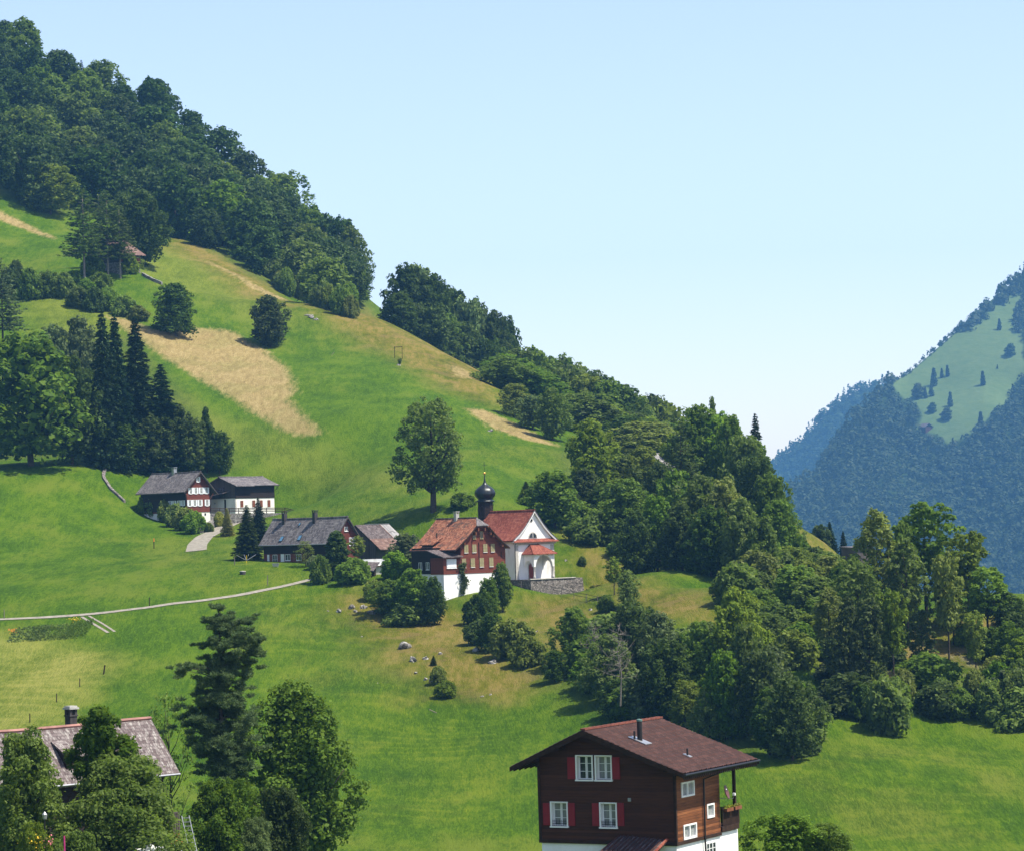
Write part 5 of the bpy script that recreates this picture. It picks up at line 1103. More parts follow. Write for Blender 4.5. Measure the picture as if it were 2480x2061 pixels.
mb = lh.mb(); mb.slab((cx-.38, cy-.38, 1.12), (cx+.38, cy-.38, 1.12), (cx+.38, cy+.38, 1.12), (cx-.38, cy+.38, 1.12), .12); mb.box(cx-.3, cx+.3, cy-.3, cy+.3, 1.122, 1.22); mb.build('chimney_cap', M['grey_concrete'], rf)
mb = lh.mb(); mb.box(2.1, 3.35, 6.2, 11.5, -7.72, -7.35); bal = mb.build('balcony', M['beam_red'], lh.o)
mb = lh.mb(); [mb.box(3.28, 3.33, 6.25+k*.16, 6.37+k*.16, -7.35, -6.05) for k in range(33)]; [mb.box(2.15+k*.16, 2.27+k*.16, 11.42, 11.47, -7.35, -6.05) for k in range(7)]; mb.box(3.26, 3.36, 6.2, 11.5, -6.05, -5.95); mb.build('railing', M['wood_greyx'], bal)
for y in (6.5, 11.3): lh.mb().box(3.12, 3.30, y-.09, y+.09, -10.6, -7.73).build('balcony_post', M['beam_red'], bal)
lh.mb().tube([(3.2, 11.25, -8.9), (3.2, 10.4, -7.8)], .06, 5).build('brace', M['beam_red'], bal)
lh.mb().box(2.102, 2.14, 6.6, 11, -10.4, -7.8).build('plaster_strip', M['cream_wall'], lh.o)
# ================================================================== upper barn between the larches
ub = House('upper_barn', 'old farm building with a rusty roof, half hidden behind three larches', 'barn', -107.86, 830, 80.13, -40, -9.8)
wl, hl, wr, hr, L = 5.4, 2.9, 7.4, 4.35, 8.0
rf = ub.roof(wl, hl, wr, hr, -1.0, L, .18, M['roof_rust'])
ub.walls('boarding', M['wood_grey'], -4.6, 5.6, -.3, 7.6, -6.4, 0, wl, hl, wr, hr, .24); ub.walls('stone_base', M['stone'], -4.5, 5.5, -.25, 7.5, -14, -6.38)
ub.mb().box(5.603, 5.66, 0, 7.4, -6.3, -5.0).build('orange_boarding', M['wood_sunlit'], ub.o); ub.mb().box(5.503, 5.56, 1.0, 3.2, -8.8, -7.4).build('white_door', M['white_wall'], ub.o)
mb = MB(); mb.lathe([(.001, -.03), (.3, .02), (.5, .12), (.48, .125), (.002, .0)], 16); dmm = mb.mesh('dish', True); dmm.transform(Matrix.Translation(Vector((5.9, 3.8, -5.6))+Vector(ub.off))@Vector((.6, -.7, .35)).to_track_quat('Z', 'Y').to_matrix().to_4x4()); child('satellite_dish', dmm, ub.o, M['grey_concrete'])
# ================================================================== roof among the trees, hut on the brow, hut across the valley
fr_ = House('forest_house', 'house deep in the big wood showing only slabs of pale grey roof', 'house', *at(1598, 1098, 600)[[0]], 600, at(1598, 1098, 600)[2], -35, -8.5)
rf = fr_.roof(5, 3.4, 5.2, 3.6, -3.5, 4.0, .2, M['sheet']); fr_.walls('wall', M['wood_black'], -4.3, 4.4, -3, 3.5, -14, 0, 5, 3.4, 5.2, 3.6, .24)
q = at(2070, 1322, 640); hu = House('hut', 'small brown hut with grass on its roof at the brow near the blue mountain', 'hut', q[0], 640, q[2], -50, -2.2)
mb = hu.mb(); mb.slab((-2.4, -2, 0), (2.6, -2, -.3), (2.6, 2.4, -.3), (-2.4, 2.4, 0), .25); mb.build('roof', M['roof_slate'], hu.o); hu.walls('wall', M['wood_grey'], -2.1, 2.2, -1.8, 2.1, -6, -.32)
q = mtn_uv(VN, ridgeN, 1760, 2241, 1040); fh = empty('far_hut', q+np.array([0, 0, -1]), R(30)); tag(fh, 'tiny pale-roofed hut on the far mountain pasture across the valley', 'hut')
mb = MB(); mb.extrude([(-7, 4), (0, 9), (7, 4), (7, 3.4), (0, 8.3), (-7, 3.4)], -8, 8); mb.build('roof', M['roof_brown'], fh); mb = MB(); mb.box(-5.5, 5.5, -7, 7, -8, 4.4); mb.build('wall', M['wood_dark'], fh)
# ------------------------------------------------------------------ wood on the far mountain (one far mass) and its single trees
def far_forest(name, V, ridge, vbot, polys_out, n, seed, hgt, label, mat, umin=1620, umax=2680, kmin=.12, kmax=1.0, maxn=9000, cone=.35):
    rng = np.random.default_rng(seed); Vs = []; Qs = []; nv = 0
    us = rng.uniform(umin, umax, n); ks = rng.uniform(kmin, kmax, n)
    rv = np.interp(us, [r[0] for r in ridge], [r[1] for r in ridge]); vs = vbot+(rv-vbot)*ks
    keep = np.ones(n, bool)
    for P in polys_out: keep &= (sdf(P, us, vs) < 0) & (sdf(P, us, vs-16) < 0)
    keep &= vs < 1700
    for u, k in list(zip(us[keep], ks[keep]))[:maxn]:
        p = mtn(V, u, k); h = hgt*rng.uniform(.7, 1.25); con = rng.random() < cone; m = 34 if not con else 26
        d = sph(rng, m); d[:, 2] = np.abs(d[:, 2])*.95-.1
        if con: t_ = rng.random(m)**1.2; c = np.stack([d[:, 0]*(1-t_)*h*.26, d[:, 1]*(1-t_)*h*.26, t_*h*1.15], 1)
        else: c = d*np.array([h*.44, h*.44, h*.52])*rng.uniform(.75, 1.05, (m, 1))+np.array([0, 0, h*.45])
        s = h*.15*rng.uniform(.6, 1.2, m)
        v, f = leaf_quads(c+p, d*.9+rng.normal(size=(m, 3))*.22+np.array([0, 0, .35]), s, s*.7, rng); Vs.append(v); Qs.append(f+nv); nv += len(v)
    o = D.objects.new(name, np_mesh(name, np.concatenate(Vs), np.concatenate(Qs), mat)); C.objects.link(o); tag(o, label, 'wood', kind='stuff'); return o
far_forest('mountain_wood', VN, ridgeN, 1760, [PASTURE], 20000, 4, 14.5, 'bluish mixed wood covering the far mountain across the valley', M['farwood'])
rng = np.random.default_rng(9); Vs = []; Qs = []; nv = 0
for u in np.r_[rng.uniform(2150, 2330, 46), rng.uniform(2330, 2500, 70)]:          # thin fringe of low trees on the crest
    h = rng.uniform(4, 9) if u < 2330 else rng.uniform(8, 19); k = 1. if u < 2330 else rng.uniform(.965, 1.); p = mtn(VN, u, k); m = 30
    d = sph(rng, m); d[:, 2] = np.abs(d[:, 2]); c = d*np.array([h*.5, h*.5, h*.9])*rng.uniform(.6, 1., (m, 1))+p; q_ = h*.2*rng.uniform(.6, 1.2, m)
    v, f = leaf_quads(c, d+rng.normal(size=(m, 3))*.3, q_, q_*.7, rng); Vs.append(v); Qs.append(f+nv); nv += len(v)
o = D.objects.new('crest_wood', np_mesh('crest_wood', np.concatenate(Vs), np.concatenate(Qs), M['farwood'])); C.objects.link(o); tag(o, 'thin fringe of low trees along the crest of the far pasture', 'wood', kind='stuff')
far_forest('distant_wood', VF, ridgeF, 1500, [], 9000, 5, 18, 'hazy blue wood on the more distant shoulder behind the far mountain', M['farwood'], 1560, 2300, .06, 1.)
FT = [broad(95, 20, 4.2, .0, 'cone', 46, 60, .7, (.3, .5), .9, limbs=2), broad(96, 15, 5.4, .02, 'egg', 18, 60, .9, (.3, .5), limbs=2)]
for u, v, h, c in [(2263,935,62,0),(2282,915,34,0),(2295,912,40,0),(2255,960,45,0),(2240,965,38,0),(2222,965,52,1),(2255,1000,36,1),(2290,1018,44,1),(2298,985,50,0),(2375,935,50,0),(2410,895,16,0),(2371,1040,60,0),(2440,865,44,1),(2420,800,40,0)]:
    p = mtn_uv(VN, ridgeN, 1760, u, v); k = ppm(p[1]); P_ = FT[c]
    put(P_, p, h*.75/k, (h*.42 if c == 0 else h*.85)*.75/k, 'mountain_tree', 'dark tree standing singly on the pale pasture of the far mountain', 'tree', 'spruce' if c == 0 else 'dark', 'single trees of the far pasture', rng=random, sink=1.)
# ------------------------------------------------------------------ gardens, hedges and foreground planting
def px_at(P, u, Y, vt, wpx, name, label, leaf, vb=None, cat='tree', group=None, bark='bark', rot=None):
    p = on(u, Y); k = ppm(Y); base = CY-F_PX*(p@UP)/(p@FW) if vb is None else vb
    if vb is not None: p = hit(u, vb); k = ppm(p[1]); base = vb
    return put(P, p, (base-vt)/k, wpx/k, name, label, cat, leaf, group, bark, rot=rot)
LIME = broad(110, 18.5, 6., .17, 'round', 150, 150, .25, (.11, .20), .85, limbs=16, dense=.06, trunk=.05)
tree_px(LIME, 1050, 1238, 955, 190, 'leafy_tree', 'large spreading tree with visible limbs on the slope behind the red timber house', 'beech', rot=.4)
NEARB = broad(100, 8.6, 4.3, .0, 'dome', 110, 300, .125, (.15, .26), .75, limbs=6)
ASH = broad(101, 15, 4.8, .0, 'egg', 150, 300, .17, (.13, .24), .85, limbs=14, dense=.16, asym=.35)
NEART = broad(102, 9, 3.0, .0, 'round', 80, 260, .13, (.16, .30), .9, limbs=8, asym=.4)
SHOOT = broad(104, 11, 1.7, .5, 'round', 40, 230, .13, (.25, .42), .9, limbs=6, asym=.4)
LEFTT = broad(105, 10, 2.7, .0, 'round', 80, 260, .13, (.18, .32), .9, limbs=8, asym=.4)
LOWB = broad(106, 6, 2.4, .0, 'round', 60, 260, .12, (.2, .36), .9, limbs=6, asym=.4)
AIRY = broad(103, 11, 2.6, .12, 'egg', 46, 60, .14, (.16, .28), .9, limbs=22, dense=.02, trunk=.02)
def pine():
    rng = np.random.default_rng(7); k = ppm(235.); Z = lambda zy: (2135-(1450+zy/2.333))/k; X = lambda zx: (zx-1222)/2.333/k
    cl = [(1225,55,.5),(1195,115,.75),(1270,120,.8),(1340,130,.8),(1240,170,.8),(1300,185,.9),(1380,215,.9),(1432,232,.7),(1160,272,.75),(1290,262,.9),(1370,290,1.),(1420,335,.8),(1300,365,1.),(1385,395,.9),(1005,395,.6),(1060,425,.9),(1130,402,.9),(1190,388,.8),(1150,482,1.),(1230,440,1.),(1330,440,.9),(1265,505,1.),(1230,565,1.),(1115,585,1.),(1165,555,1.),(1335,580,1.),(1055,662,1.1),(1130,682,1.1),(1220,660,1.1),(1325,668,1.1),(1050,742,1.1),(1140,762,1.1),(1250,780,1.1),(1070,822,1.),(1180,832,1.1),(1290,862,1.1),(1110,912,1.),(1200,900,1.1),(1300,922,1.1),(1250,965,1.1),(1360,760,1.),(1380,860,1.),(1150,1000,1.1),(1270,1040,1.1),(1180,1100,1.),(1320,1010,1.)]
    V = []; Q = []; nv = 0; mb = MB(); Ht = Z(20)
    rt = .30
    mb.tube([(0, 0, -1.5), (0, 0, .4), (.05, 0, Ht*.4), (-.05, 0, Ht*.7), (.05, 0, Ht*.98)], [rt*1.3, rt, rt*.72, rt*.42, .04], 9)
    for (zx, zy, s) in cl:
        x = X(zx); z = Z(zy); rad = max(abs(x), .4)
        for rep in range(2):
            y = rng.uniform(-.5, .5)*rad if rep == 0 else rng.choice([-1, 1])*rng.uniform(.6, 1.)*rad*1.1; xx = x if rep == 0 else x*rng.uniform(.1, .6)
            zz = z+(0 if rep == 0 else rng.uniform(-.5, .4))
            mb.tube([(0, 0, max(.5, zz-.25*math.hypot(xx, y)-.3)), (xx*.5, y*.5, zz-.25), (xx, y, zz)], [.075, .05, .015], 5, False)
            for sub in range(11):
                o = np.array([xx, y, zz])+rng.normal(size=3)*np.array([.62, .62, .30])*s; n = int(130*s)
                d = sph(rng, n); d[:, 2] = d[:, 2]*.8+.25
                c = o+d*np.array([.42, .42, .27])*s*rng.uniform(.3, 1., (n, 1)); ax = d+rng.normal(size=(n, 3))*.25
                v, f = leaf_quads(c, np.cross(ax, rng.normal(size=(n, 3))), .15*rng.uniform(.7, 1.2, n), .028, rng, ax); V.append(v); Q.append(f+nv); nv += len(v)
    P = Proto(); P.H, P.W = Ht, 8.; P.crown = np_mesh('crown', np.concatenate(V), np.concatenate(Q)); P.trunk = mb.mesh('trunk', True); return P
PINE = pine(); p = on(524, 235.); o = empty('pine_tree', p); tag(o, 'tall dark pine with bare upper stem and layered boughs behind the mauve roof', 'tree')
sc_ = (CY-F_PX*(p@UP)/(p@FW)-1462)/ppm(235.)/PINE.H; o.scale = (1, 1, sc_); child('crown', PINE.crown, o, M['pine']); child('trunk', PINE.trunk, o, M['bark'])
px_at(ASH, 706, 238, 1640, 310, 'leafy_tree', 'big dark ash-like tree standing right of the tall pine in the foreground', 'beech', rot=1.)
px_at(AIRY, 395, 240, 1655, 130, 'leafy_tree', 'thin airy tree with bare lower stems between the mauve roof and the pine', 'light')
px_at(NEARB, 292, 186, 1812, 365, 'bush', 'great bright elder-like bush hiding the middle of the weathered house', 'light', cat='bush', rot=.7)
px_at(SHOOT, 228, 187, 1706, 130, 'leafy_tree', 'slender dark shoot rising above the bright bush in front of the mauve roof', 'beech')
px_at(LEFTT, 42, 184, 1752, 195, 'leafy_tree', 'dense leafy tree cut by the left edge before the mauve roof', 'beech', rot=2.)
px_at(LOWB, 520, 205, 1880, 150, 'bush', 'dark leafy bush at the foot of the pine, right of the ladder', 'beech', cat='bush')
px_at(LOWB, 598, 200, 1975, 78, 'bush', 'grey-green rounded bush in front of the big ash-like tree', 'grey', cat='bush')
px_at(LOWB, 660, 215, 1900, 120, 'bush', 'shadowed bush under the big ash-like tree', 'dark', cat='bush')
px_at(LOWB, 170, 180, 2008, 110, 'bush', 'leafy garden bush at the bottom edge beside the pink pole', 'beech', cat='bush')
px_at(LOWB, 62, 178, 1985, 90, 'bush', 'wispy garden bush with pale flowers left of the lamp', 'olive', cat='bush')
px_at(LOWB, 1880, 186, 1968, 165, 'bush', 'leafy bush at the bottom edge right of the chalet, taller of the two', 'light', cat='bush', rot=.3)
px_at(LOWB, 1978, 187, 1990, 135, 'bush', 'lower leafy bush at the bottom edge, beside the taller one right of the chalet', 'light', cat='bush', rot=2.3)
def flowers(name, label, u, Y, v, w, h, n, col, seed, par=None):
    rng = np.random.default_rng(seed); p = at(u, v, Y); c = p+rng.normal(size=(n, 3))*np.array([w, .35, h])
    vv, f = leaf_quads(c, rng.normal(size=(n, 3))+np.array([0, -.5, .5]), .055*rng.uniform(.6, 1.3, n), .05, rng)
    o = D.objects.new(name, np_mesh(name, vv, f, col)); C.objects.link(o); tag(o, label, 'flowers', kind='stuff'); return o
M['yellow'] = plain('petal_yellow', (.75, .48, .02), .6, var=.1); M['pink'] = plain('petal_pink', (.70, .20, .24), .6, var=.15); M['orange'] = plain('petal_orange', (.75, .22, .03), .6, var=.15)
flowers('yellow_flowers', 'spikes of yellow garden flowers left of the pink pole', 88, 177, 2035, .35, .28, 36, M['yellow'], 1)
flowers('pink_flowers', 'small pink garden roses right of the lamp post', 122, 177, 2038, .15, .15, 26, M['pink'], 2)
# village shrubs
for i, (u, v, t_, w) in enumerate([(357,1232,1197,48),(378,1240,1199,50),(402,1250,1212,48),(425,1260,1222,50),(449,1268,1232,48),(472,1276,1240,48)]):
    px_at(BUSH[i % 3], u, 608+i*1.5, t_-3, w+6, 'bush', 'leafy bush in the hedge along the front of the white-shuttered farmhouse', 'light' if i % 2 else 'olive', vb=v+15, cat='bush', group='hedge bushes of the farmhouse')
V_ = [(THUJA,818,515,1283,58,1402,'columnar_tree','dark green clipped columnar tree before the gable of the long farmhouse','dark','tree'),
 (BUSH[0],778,512,1343,50,1412,'bush','leafy bush left of the dark columnar tree','beech','bush'),
 (BUSH[0],860,511,1350,90,1412,'bush','dome-trimmed hedge bush right of the dark columnar tree','light','bush'),
 (MIDS[0],600,560,1222,80,1355,'conifer_tree','broad dark conifer left of the long farmhouse','dark','tree'),
 (MIDS[1],628,566,1205,62,1330,'spruce_tree','small spruce peeping out behind the broad dark conifer','spruce','tree'),
 (MIDS[2],551,585,1230,40,1298,'conifer_tree','golden-tipped young conifer beside the curve of the drive','gold','tree'),
 (BUSH[2],531,592,1238,26,1275,'bush','yellowish shrub between the drive and the golden conifer','gold','bush'),
 (BUSH[1],506,588,1265,24,1288,'bush','small ochre shrub on the stone edge of the drive','olive','bush'),
 (AIRY,741,522,1305,58,1372,'leafy_tree','half bare reddish fruit tree against the front of the long farmhouse','olive','tree'),
 (BUSH[2],762,520,1345,42,1378,'bush','blue-green shrub at the foot of the fruit tree','grey','bush'),
 (TALLB[0],868,520,1296,46,1370,'leafy_tree','yellow-green climber tree on the gable of the long farmhouse','olive','tree'),
 (MIDB[4],985,524,1288,90,1380,'leafy_tree','grey-green tree between the barn and the old orange roof','grey','tree'),
 (BUSH[1],960,512,1335,80,1400,'bush','bright leafy bush under the grey-green tree by the white terrace','light','bush'),
 (MIDB[0],945,482,1400,110,1490,'leafy_tree','broad leafy tree left in the thicket before the red timber house','beech','tree'),
 (MIDB[3],1000,480,1372,125,1503,'leafy_tree','tallest leafy tree in the thicket before the red timber house','beech','tree'),
 (MIDB[1],1052,478,1392,70,1512,'leafy_tree','dark upright tree at the right end of the thicket, touching the white basement','dark','tree'),
 (BUSH[0],985,470,1455,110,1510,'bush','low bush at the foot of the thicket before the red timber house','beech','bush'),
 (BUSH[1],905,490,1402,50,1452,'bush','olive bush at the left end of the thicket','olive','bush'),
 (MIDB[3],1218,482,1358,66,1482,'leafy_tree','tall dark shrub tree at the joint of timber house and chapel','beech','tree'),
 (MIDB[4],1186,482,1395,66,1500,'leafy_tree','leafy tree left of the tall shrub tree below the timber house','beech','tree'),
 (BUSH[0],1160,474,1440,70,1512,'bush','rounded bush lowest beneath the timber house basement','dark','bush'),
 (MIDB[2],1192,462,1480,90,1575,'leafy_tree','dark tree in the middle of the bushy strip below the chapel','dark','tree'),
 (BUSH[1],1235,455,1500,100,1590,'bush','olive bush halfway down the bushy strip below the chapel','olive','bush'),
 (BUSH[0],1275,446,1540,85,1612,'bush','olive bush at the lower end of the bushy strip below the chapel','olive','bush'),
 (BUSH[2],1160,462,1500,70,1560,'bush','dark bush on the shaded left side of the bushy strip','dark','bush'),
 (TALLB[0],1488,486,1346,46,1440,'leafy_tree','slim tree on the grassy slope right of the chapel terrace','olive','tree'),
 (MIDB[1],1522,478,1378,62,1475,'leafy_tree','fuller light tree right of the slim one on the slope beside the chapel','light','tree'),
 (BUSH[0],1470,470,1440,50,1480,'bush','low bush at the foot of the two slope trees','beech','bush'),
 (BUSH[1],1410,505,1345,22,1368,'bush','tiny bush on the slope just right of the chapel','beech','bush'),
 (MIDB[5],1186,545,1180,30,1238,'bush','narrow bush just right of the onion-domed turret','dark','bush'),
 (BUSH[0],1118,552,1192,66,1228,'bush','low clipped bush between the large tree and the turret','beech','bush'),
 (MIDS[0],1050,430,1586,20,1610,'young_conifer','little conifer among the pale rocks of the middle meadow','dark','tree'),
 (BUSH[0],1082,415,1648,58,1688,'bush','scrubby bush at the lower end of the pale rocks','olive','bush'),
 (BUSH[2],1062,422,1612,44,1655,'bush','low bush growing between the pale rocks','olive','bush'),
 (TALLB[1],969,770,868,14,892,'young_tree','thin sapling by the wooden frame on the upper slope','beech','tree')]
for P_, u, Y, vt, w, vb, nm, lab, lf, ct in V_: px_at(P_, u, Y, vt, w, nm, lab, lf, vb=vb, cat=ct)
M['greywood'] = plain('weathered_wood', (.17, .15, .13), .9, .1)
def bare(name, label, u, vb, vt, wpx, seed, Y=None):
    p = hit(u, vb) if Y is None else at(u, vb, Y); k = ppm(p[1]); Ht = (vb-vt)/k; Wd = wpx/k; rng = np.random.default_rng(seed); o = empty(name, p); tag(o, label, 'tree')
    mb = MB(); mb.tube([(0, 0, -1), (.25, .1, Ht*.3), (-.2, 0, Ht*.6), (.35, .2, Ht*.85)], [.12, .09, .05, .015], 6); mb.build('trunk', M['greywood'], o)
    mb = MB()
    for i in range(44):
        z = Ht*rng.uniform(.25, .95); an = rng.uniform(0, 6.28); l = Wd*.62*rng.uniform(.5, 1.2)*(1.25-z/Ht); q = Vector((math.cos(an)*l, math.sin(an)*l, z+l*rng.uniform(-.2, .8)))
        mb.tube([(0, 0, z), (q.x*.5, q.y*.5, z+(q.z-z)*.35), q], [.035, .025, .010], 4, False)
        for j in range(4):
            s = rng.uniform(.4, .95); b = Vector((q.x*s, q.y*s, z+(q.z-z)*s*.8)); mb.tube([b, b+Vector(rng.normal(size=3)*l*.22)+Vector((0, 0, .2*l))], [.015, .006], 3, False)
    mb.build('limb', M['greywood'], o)
    return o
bare('bare_tree', 'leafless pale dead tree standing out before the dark clump', 1502, 1690, 1500, 100, 3, 396); bare('bare_shrub', 'bleached leafless shrub at the foot of the big wood', 1782, 1425, 1372, 50, 4, 478)
bare('bare_shrub', 'leafless twiggy shrub leaning right of the thin bright tree', 1440, 1600, 1500, 60, 5, 420)
# ------------------------------------------------------------------ stones, fences and small things
M['limestone'] = stonewall('limestone', (.12, .11, .10), (.44, .42, .39), 1.1)
def rock(u, v, wpx, seed, label, group='limestone rocks in the meadow', hk=.7):
    p = hit(u, v); r = wpx/ppm(p[1])*.5; rng = np.random.default_rng(seed); bm = bmesh.new(); bmesh.ops.create_icosphere(bm, subdivisions=3, radius=1.)
    a = rng.normal(size=(5, 3)); ph = rng.uniform(0, 6, 5)
    for vt in bm.verts:
        n = np.array(vt.co); k = 1+sum(.16*math.sin(2.3*(n@a[i])+ph[i]) for i in range(5)); vt.co = Vector((n[0]*k*r, n[1]*k*r*.8, n[2]*k*r*hk))
    me = D.meshes.new('rock'); bm.to_mesh(me); bm.free(); me.materials.append(M['limestone']); o = D.objects.new('rock', me); C.objects.link(o); o.location = p+np.array([0, 0, r*.12]); o.rotation_euler = (0, 0, seed)
    tag(o, label, 'rock', group)
zr = lambda x, y: (780+x/2.917, 1380+y/2.917)
for i, (x, y, w) in enumerate([(120,298,44),(205,268,48),(235,298,34),(290,270,46),(350,302,56),(445,297,30),(400,300,40)]): rock(*zr(x, y), w/2.917, i, 'pale rock in the outcrop on the meadow left of the thicket')
for i, (x, y, w) in enumerate([(580,552,100),(645,645,64),(733,628,40),(835,592,30),(660,730,26),(735,778,30),(780,790,44),(828,720,56),(850,760,40)]): rock(*zr(x, y), w/2.917, 20+i, 'grey rock of the broken outcrop in the middle meadow', hk=.85)
for i, (x, y, w) in enumerate([(1085,570,60),(1210,655,56),(1520,433,20),(40,292,18),(282,472,14),(393,797,12),(1897,282,36),(1130,897,24),(1190,880,22)]): rock(*zr(x, y), w/2.917, 40+i, 'single pale stone lying in the grass below the chapel')
for i, (u, v, w) in enumerate([(742,765,10),(754,770,16),(766,775,12),(1187,1045,10),(1370,1358,8),(965,885,12)]): rock(u, v, w, 60+i, 'pale stone lying on the upper green slope', 'stones on the upper slope')
def poles(name, label, cat, pts, hgt, rad, mat, wires=(), group=None, wmat='iron', y0=220.):
    W = [hit(u, v, y0) for u, v in pts]; o = empty(name, W[0]); tag(o, label, cat, group); b = W[0]
    for w in W: q = w-b; MB().tube([(q[0], q[1], q[2]-.3), (q[0]+.03, q[1], q[2]+hgt)], rad, 6).build('post', mat, o)
    for h in wires:
        mb = MB(); mb.tube([tuple(w-b+np.array([0, 0, h])) for w in W], .035 if wmat == 'iron' else .06, 4); mb.build('wire' if wmat == 'iron' else 'rail', M[wmat], o)
    return o
M['greywood'] = plain('weathered_wood', (.17, .15, .13), .9, .1)
poles('wire_fence', 'thin wire fence on posts below the chapel terrace running down to the right', 'fence', [(1262,1424),(1292,1427),(1328,1435),(1360,1441),(1390,1449),(1420,1455),(1447,1462),(1475,1471),(1500,1480)], 1.2, .05, M['greywood'], (.6, 1.1))
for i, (u, v, h, lab) in enumerate([(250,1632,1.3,'thickest leaning dark fence post, uppermost on the lower left meadow'),(193,1662,1.2,'thin dark fence post, second down on the lower left meadow'),(137,1700,1.2,'thin dark fence post, third down on the lower left meadow'),(72,1748,1.2,'thin dark fence post nearest the mauve roof on the lower left meadow'),(362,1468,1.4,'single thin post beside the long path'),(10,1498,1.5,'reddish post at the left end of the long path'),(568,1368,1.5,'short wooden stake left of the long farmhouse'),(648,1417,1.7,'pale wooden stake between the concrete ring and the path')]):
    p = hit(u, v); MBp = MB(); MBp.tube([(0, 0, -.3), (.08*(i == 0)*3+.04, 0, h)], .11 if i == 0 else .07, 6); o = MBp.build('fence_post', M['beam'] if i < 5 else M['greywood'], None); o.location = p; tag(o, lab, 'post')
p = hit(373, 1328); o = empty('marker_post', p); tag(o, 'slender marker post with an orange tip in the green meadow left of the drive', 'post'); MB().tube([(0, 0, -.2), (0, 0, 1.3)], .09, 8).build('shaft', M['beam'], o); MB().tube([(0, 0, 1.3), (0, 0, 1.9)], .10, 8).build('tip', M['orange'], o)
p = hit(588, 1390); o = empty('concrete_ring', p); tag(o, 'round concrete well ring with a pale lid on the meadow below the dark conifer', 'well'); mb = MB(); mb.lathe([(.5, -.3), (.5, .42), (.44, .42)], 20); mb.build('ring', M['brick_dark'], o, False); mb = MB(); mb.lathe([(.001, .42), (.54, .421), (.54, .53), (.001, .58)], 20); mb.build('lid', M['sandstone'], o)
p = hit(668, 1372); o = empty('trough', p); tag(o, 'old white bathtub trough in front of the long farmhouse door', 'trough'); mb = MB(); mb.add([(-.45,-.25,.1),(.4,-.25,.1),(.4,.25,.1),(-.45,.25,.1),(-.62,-.36,.62),(.62,-.36,.62),(.62,.36,.62),(-.62,.36,.62),(-.54,-.28,.62),(.54,-.28,.62),(.54,.28,.62),(-.54,.28,.62),(-.4,-.2,.2),(.36,-.2,.2),(.36,.2,.2),(-.4,.2,.2)], [(0,3,2,1),(0,1,5,4),(1,2,6,5),(2,3,7,6),(3,0,4,7),(4,5,9,8),(5,6,10,9),(6,7,11,10),(7,4,8,11),(8,9,13,12),(9,10,14,13),(10,11,15,14),(11,8,12,15),(12,13,14,15)]); mb.build('basin', M['sandstone'], o); mb = MB(); [mb.box(x, x+.1, -.2, .2, -.1, .1) for x in (-.4, .3)]; mb.build('foot', M['zinc'], o)['kind'] = 'stuff'
p = at(597, 1367, 540); o = empty('rotary_dryer', p); tag(o, 'rotary clothes dryer with a yellow pole and pale spread arms beside the conifer', 'clothes dryer'); MB().tube([(0, 0, -.6), (0, 0, 1.7)], .045, 8).build('pole', M['yellow'], o)
for k in range(4): a = .3+k*math.pi/2; MB().tube([(0, 0, .75), (1.75*math.cos(a), 1.75*math.sin(a), 1.75)], .045, 5).build('arm', M['zinc'], o)
p = hit(956, 868); o = empty('hay_frame', p); tag(o, 'dark wooden goalpost-like frame on the upper green slope', 'frame'); MB().tube([(0, 0, -.3), (0, 0, 2.9)], .07, 6).build('post', M['beam'], o); MB().tube([(1.9, .2, -1.2), (1.9, .2, 2.8)], .06, 6).build('post', M['beam'], o); MB().tube([(-.1, 0, 2.75), (2.0, .2, 2.85)], .07, 6).build('crossbar', M['beam'], o)
p = hit(1049, 1727); o = MB().tube([(-.5, 0, .55), (.5, .3, .02)], .07, 6).build('log', M['palebark'], None); o.location = p; tag(o, 'pale fallen pole lying on the grass of the middle meadow', 'log')
p = hit(805, 862); o = MB().tube([(-.3, 0, .02), (.5, .2, .9)], .06, 6).build('broken_stake', M['palebark'], None); o.location = p; tag(o, 'pale tilted stake on the green slope right of the cone-shaped tree', 'post')
# garden wall, railing and stone edges at the barn house
def wall_px(name, label, pts, hgt, th, mat, Yo=0., top=.0, y0=220.):
    W = [hit(u, v, y0)-ray(u, v)*Yo for u, v in pts]; b = W[0]; o = empty(name, b); tag(o, label, 'wall'); mb = MB()
    V = []
    for i, w in enumerate(W):
        d = (W[min(i+1, len(W)-1)]-W[max(i-1, 0)])[:2]; n = np.array([-d[1], d[0]])/max(np.hypot(*d), 1e-6)*th/2; q = w-b
        V += [(q[0]-n[0], q[1]-n[1], q[2]-1), (q[0]+n[0], q[1]+n[1], q[2]-1), (q[0]+n[0], q[1]+n[1], q[2]+hgt), (q[0]-n[0], q[1]-n[1], q[2]+hgt)]
    F = [(i*4+j, i*4+(j+1) % 4, i*4+4+(j+1) % 4, i*4+4+j) for i in range(len(W)-1) for j in range(4)]+[(0, 1, 2, 3), tuple(len(V)-4+k for k in (3, 2, 1, 0))]
    mb.add(V, F); mb.build('masonry', mat, o); return o
gy = 612.
gwall = empty('garden_wall', at(510, 1262, gy)); tag(gwall, 'rough stone garden wall under the brown railing before the barn house', 'wall'); P0 = at(510, 1262, gy); P1 = at(690, 1250, 618.); dx = P1-P0
mb = MB(); mb.add([(0,0,-2.5),(dx[0],dx[1],dx[2]-2.),(dx[0],dx[1]+.8,dx[2]-2.),(0,.8,-2.5),(0,0,1.55),(dx[0],dx[1],dx[2]+.7),(dx[0],dx[1]+.8,dx[2]+.7),(0,.8,1.55)], [(0,3,2,1),(4,5,6,7),(0,1,5,4),(1,2,6,5),(2,3,7,6),(3,0,4,7)]); mb.build('masonry', M['stone'], gwall)
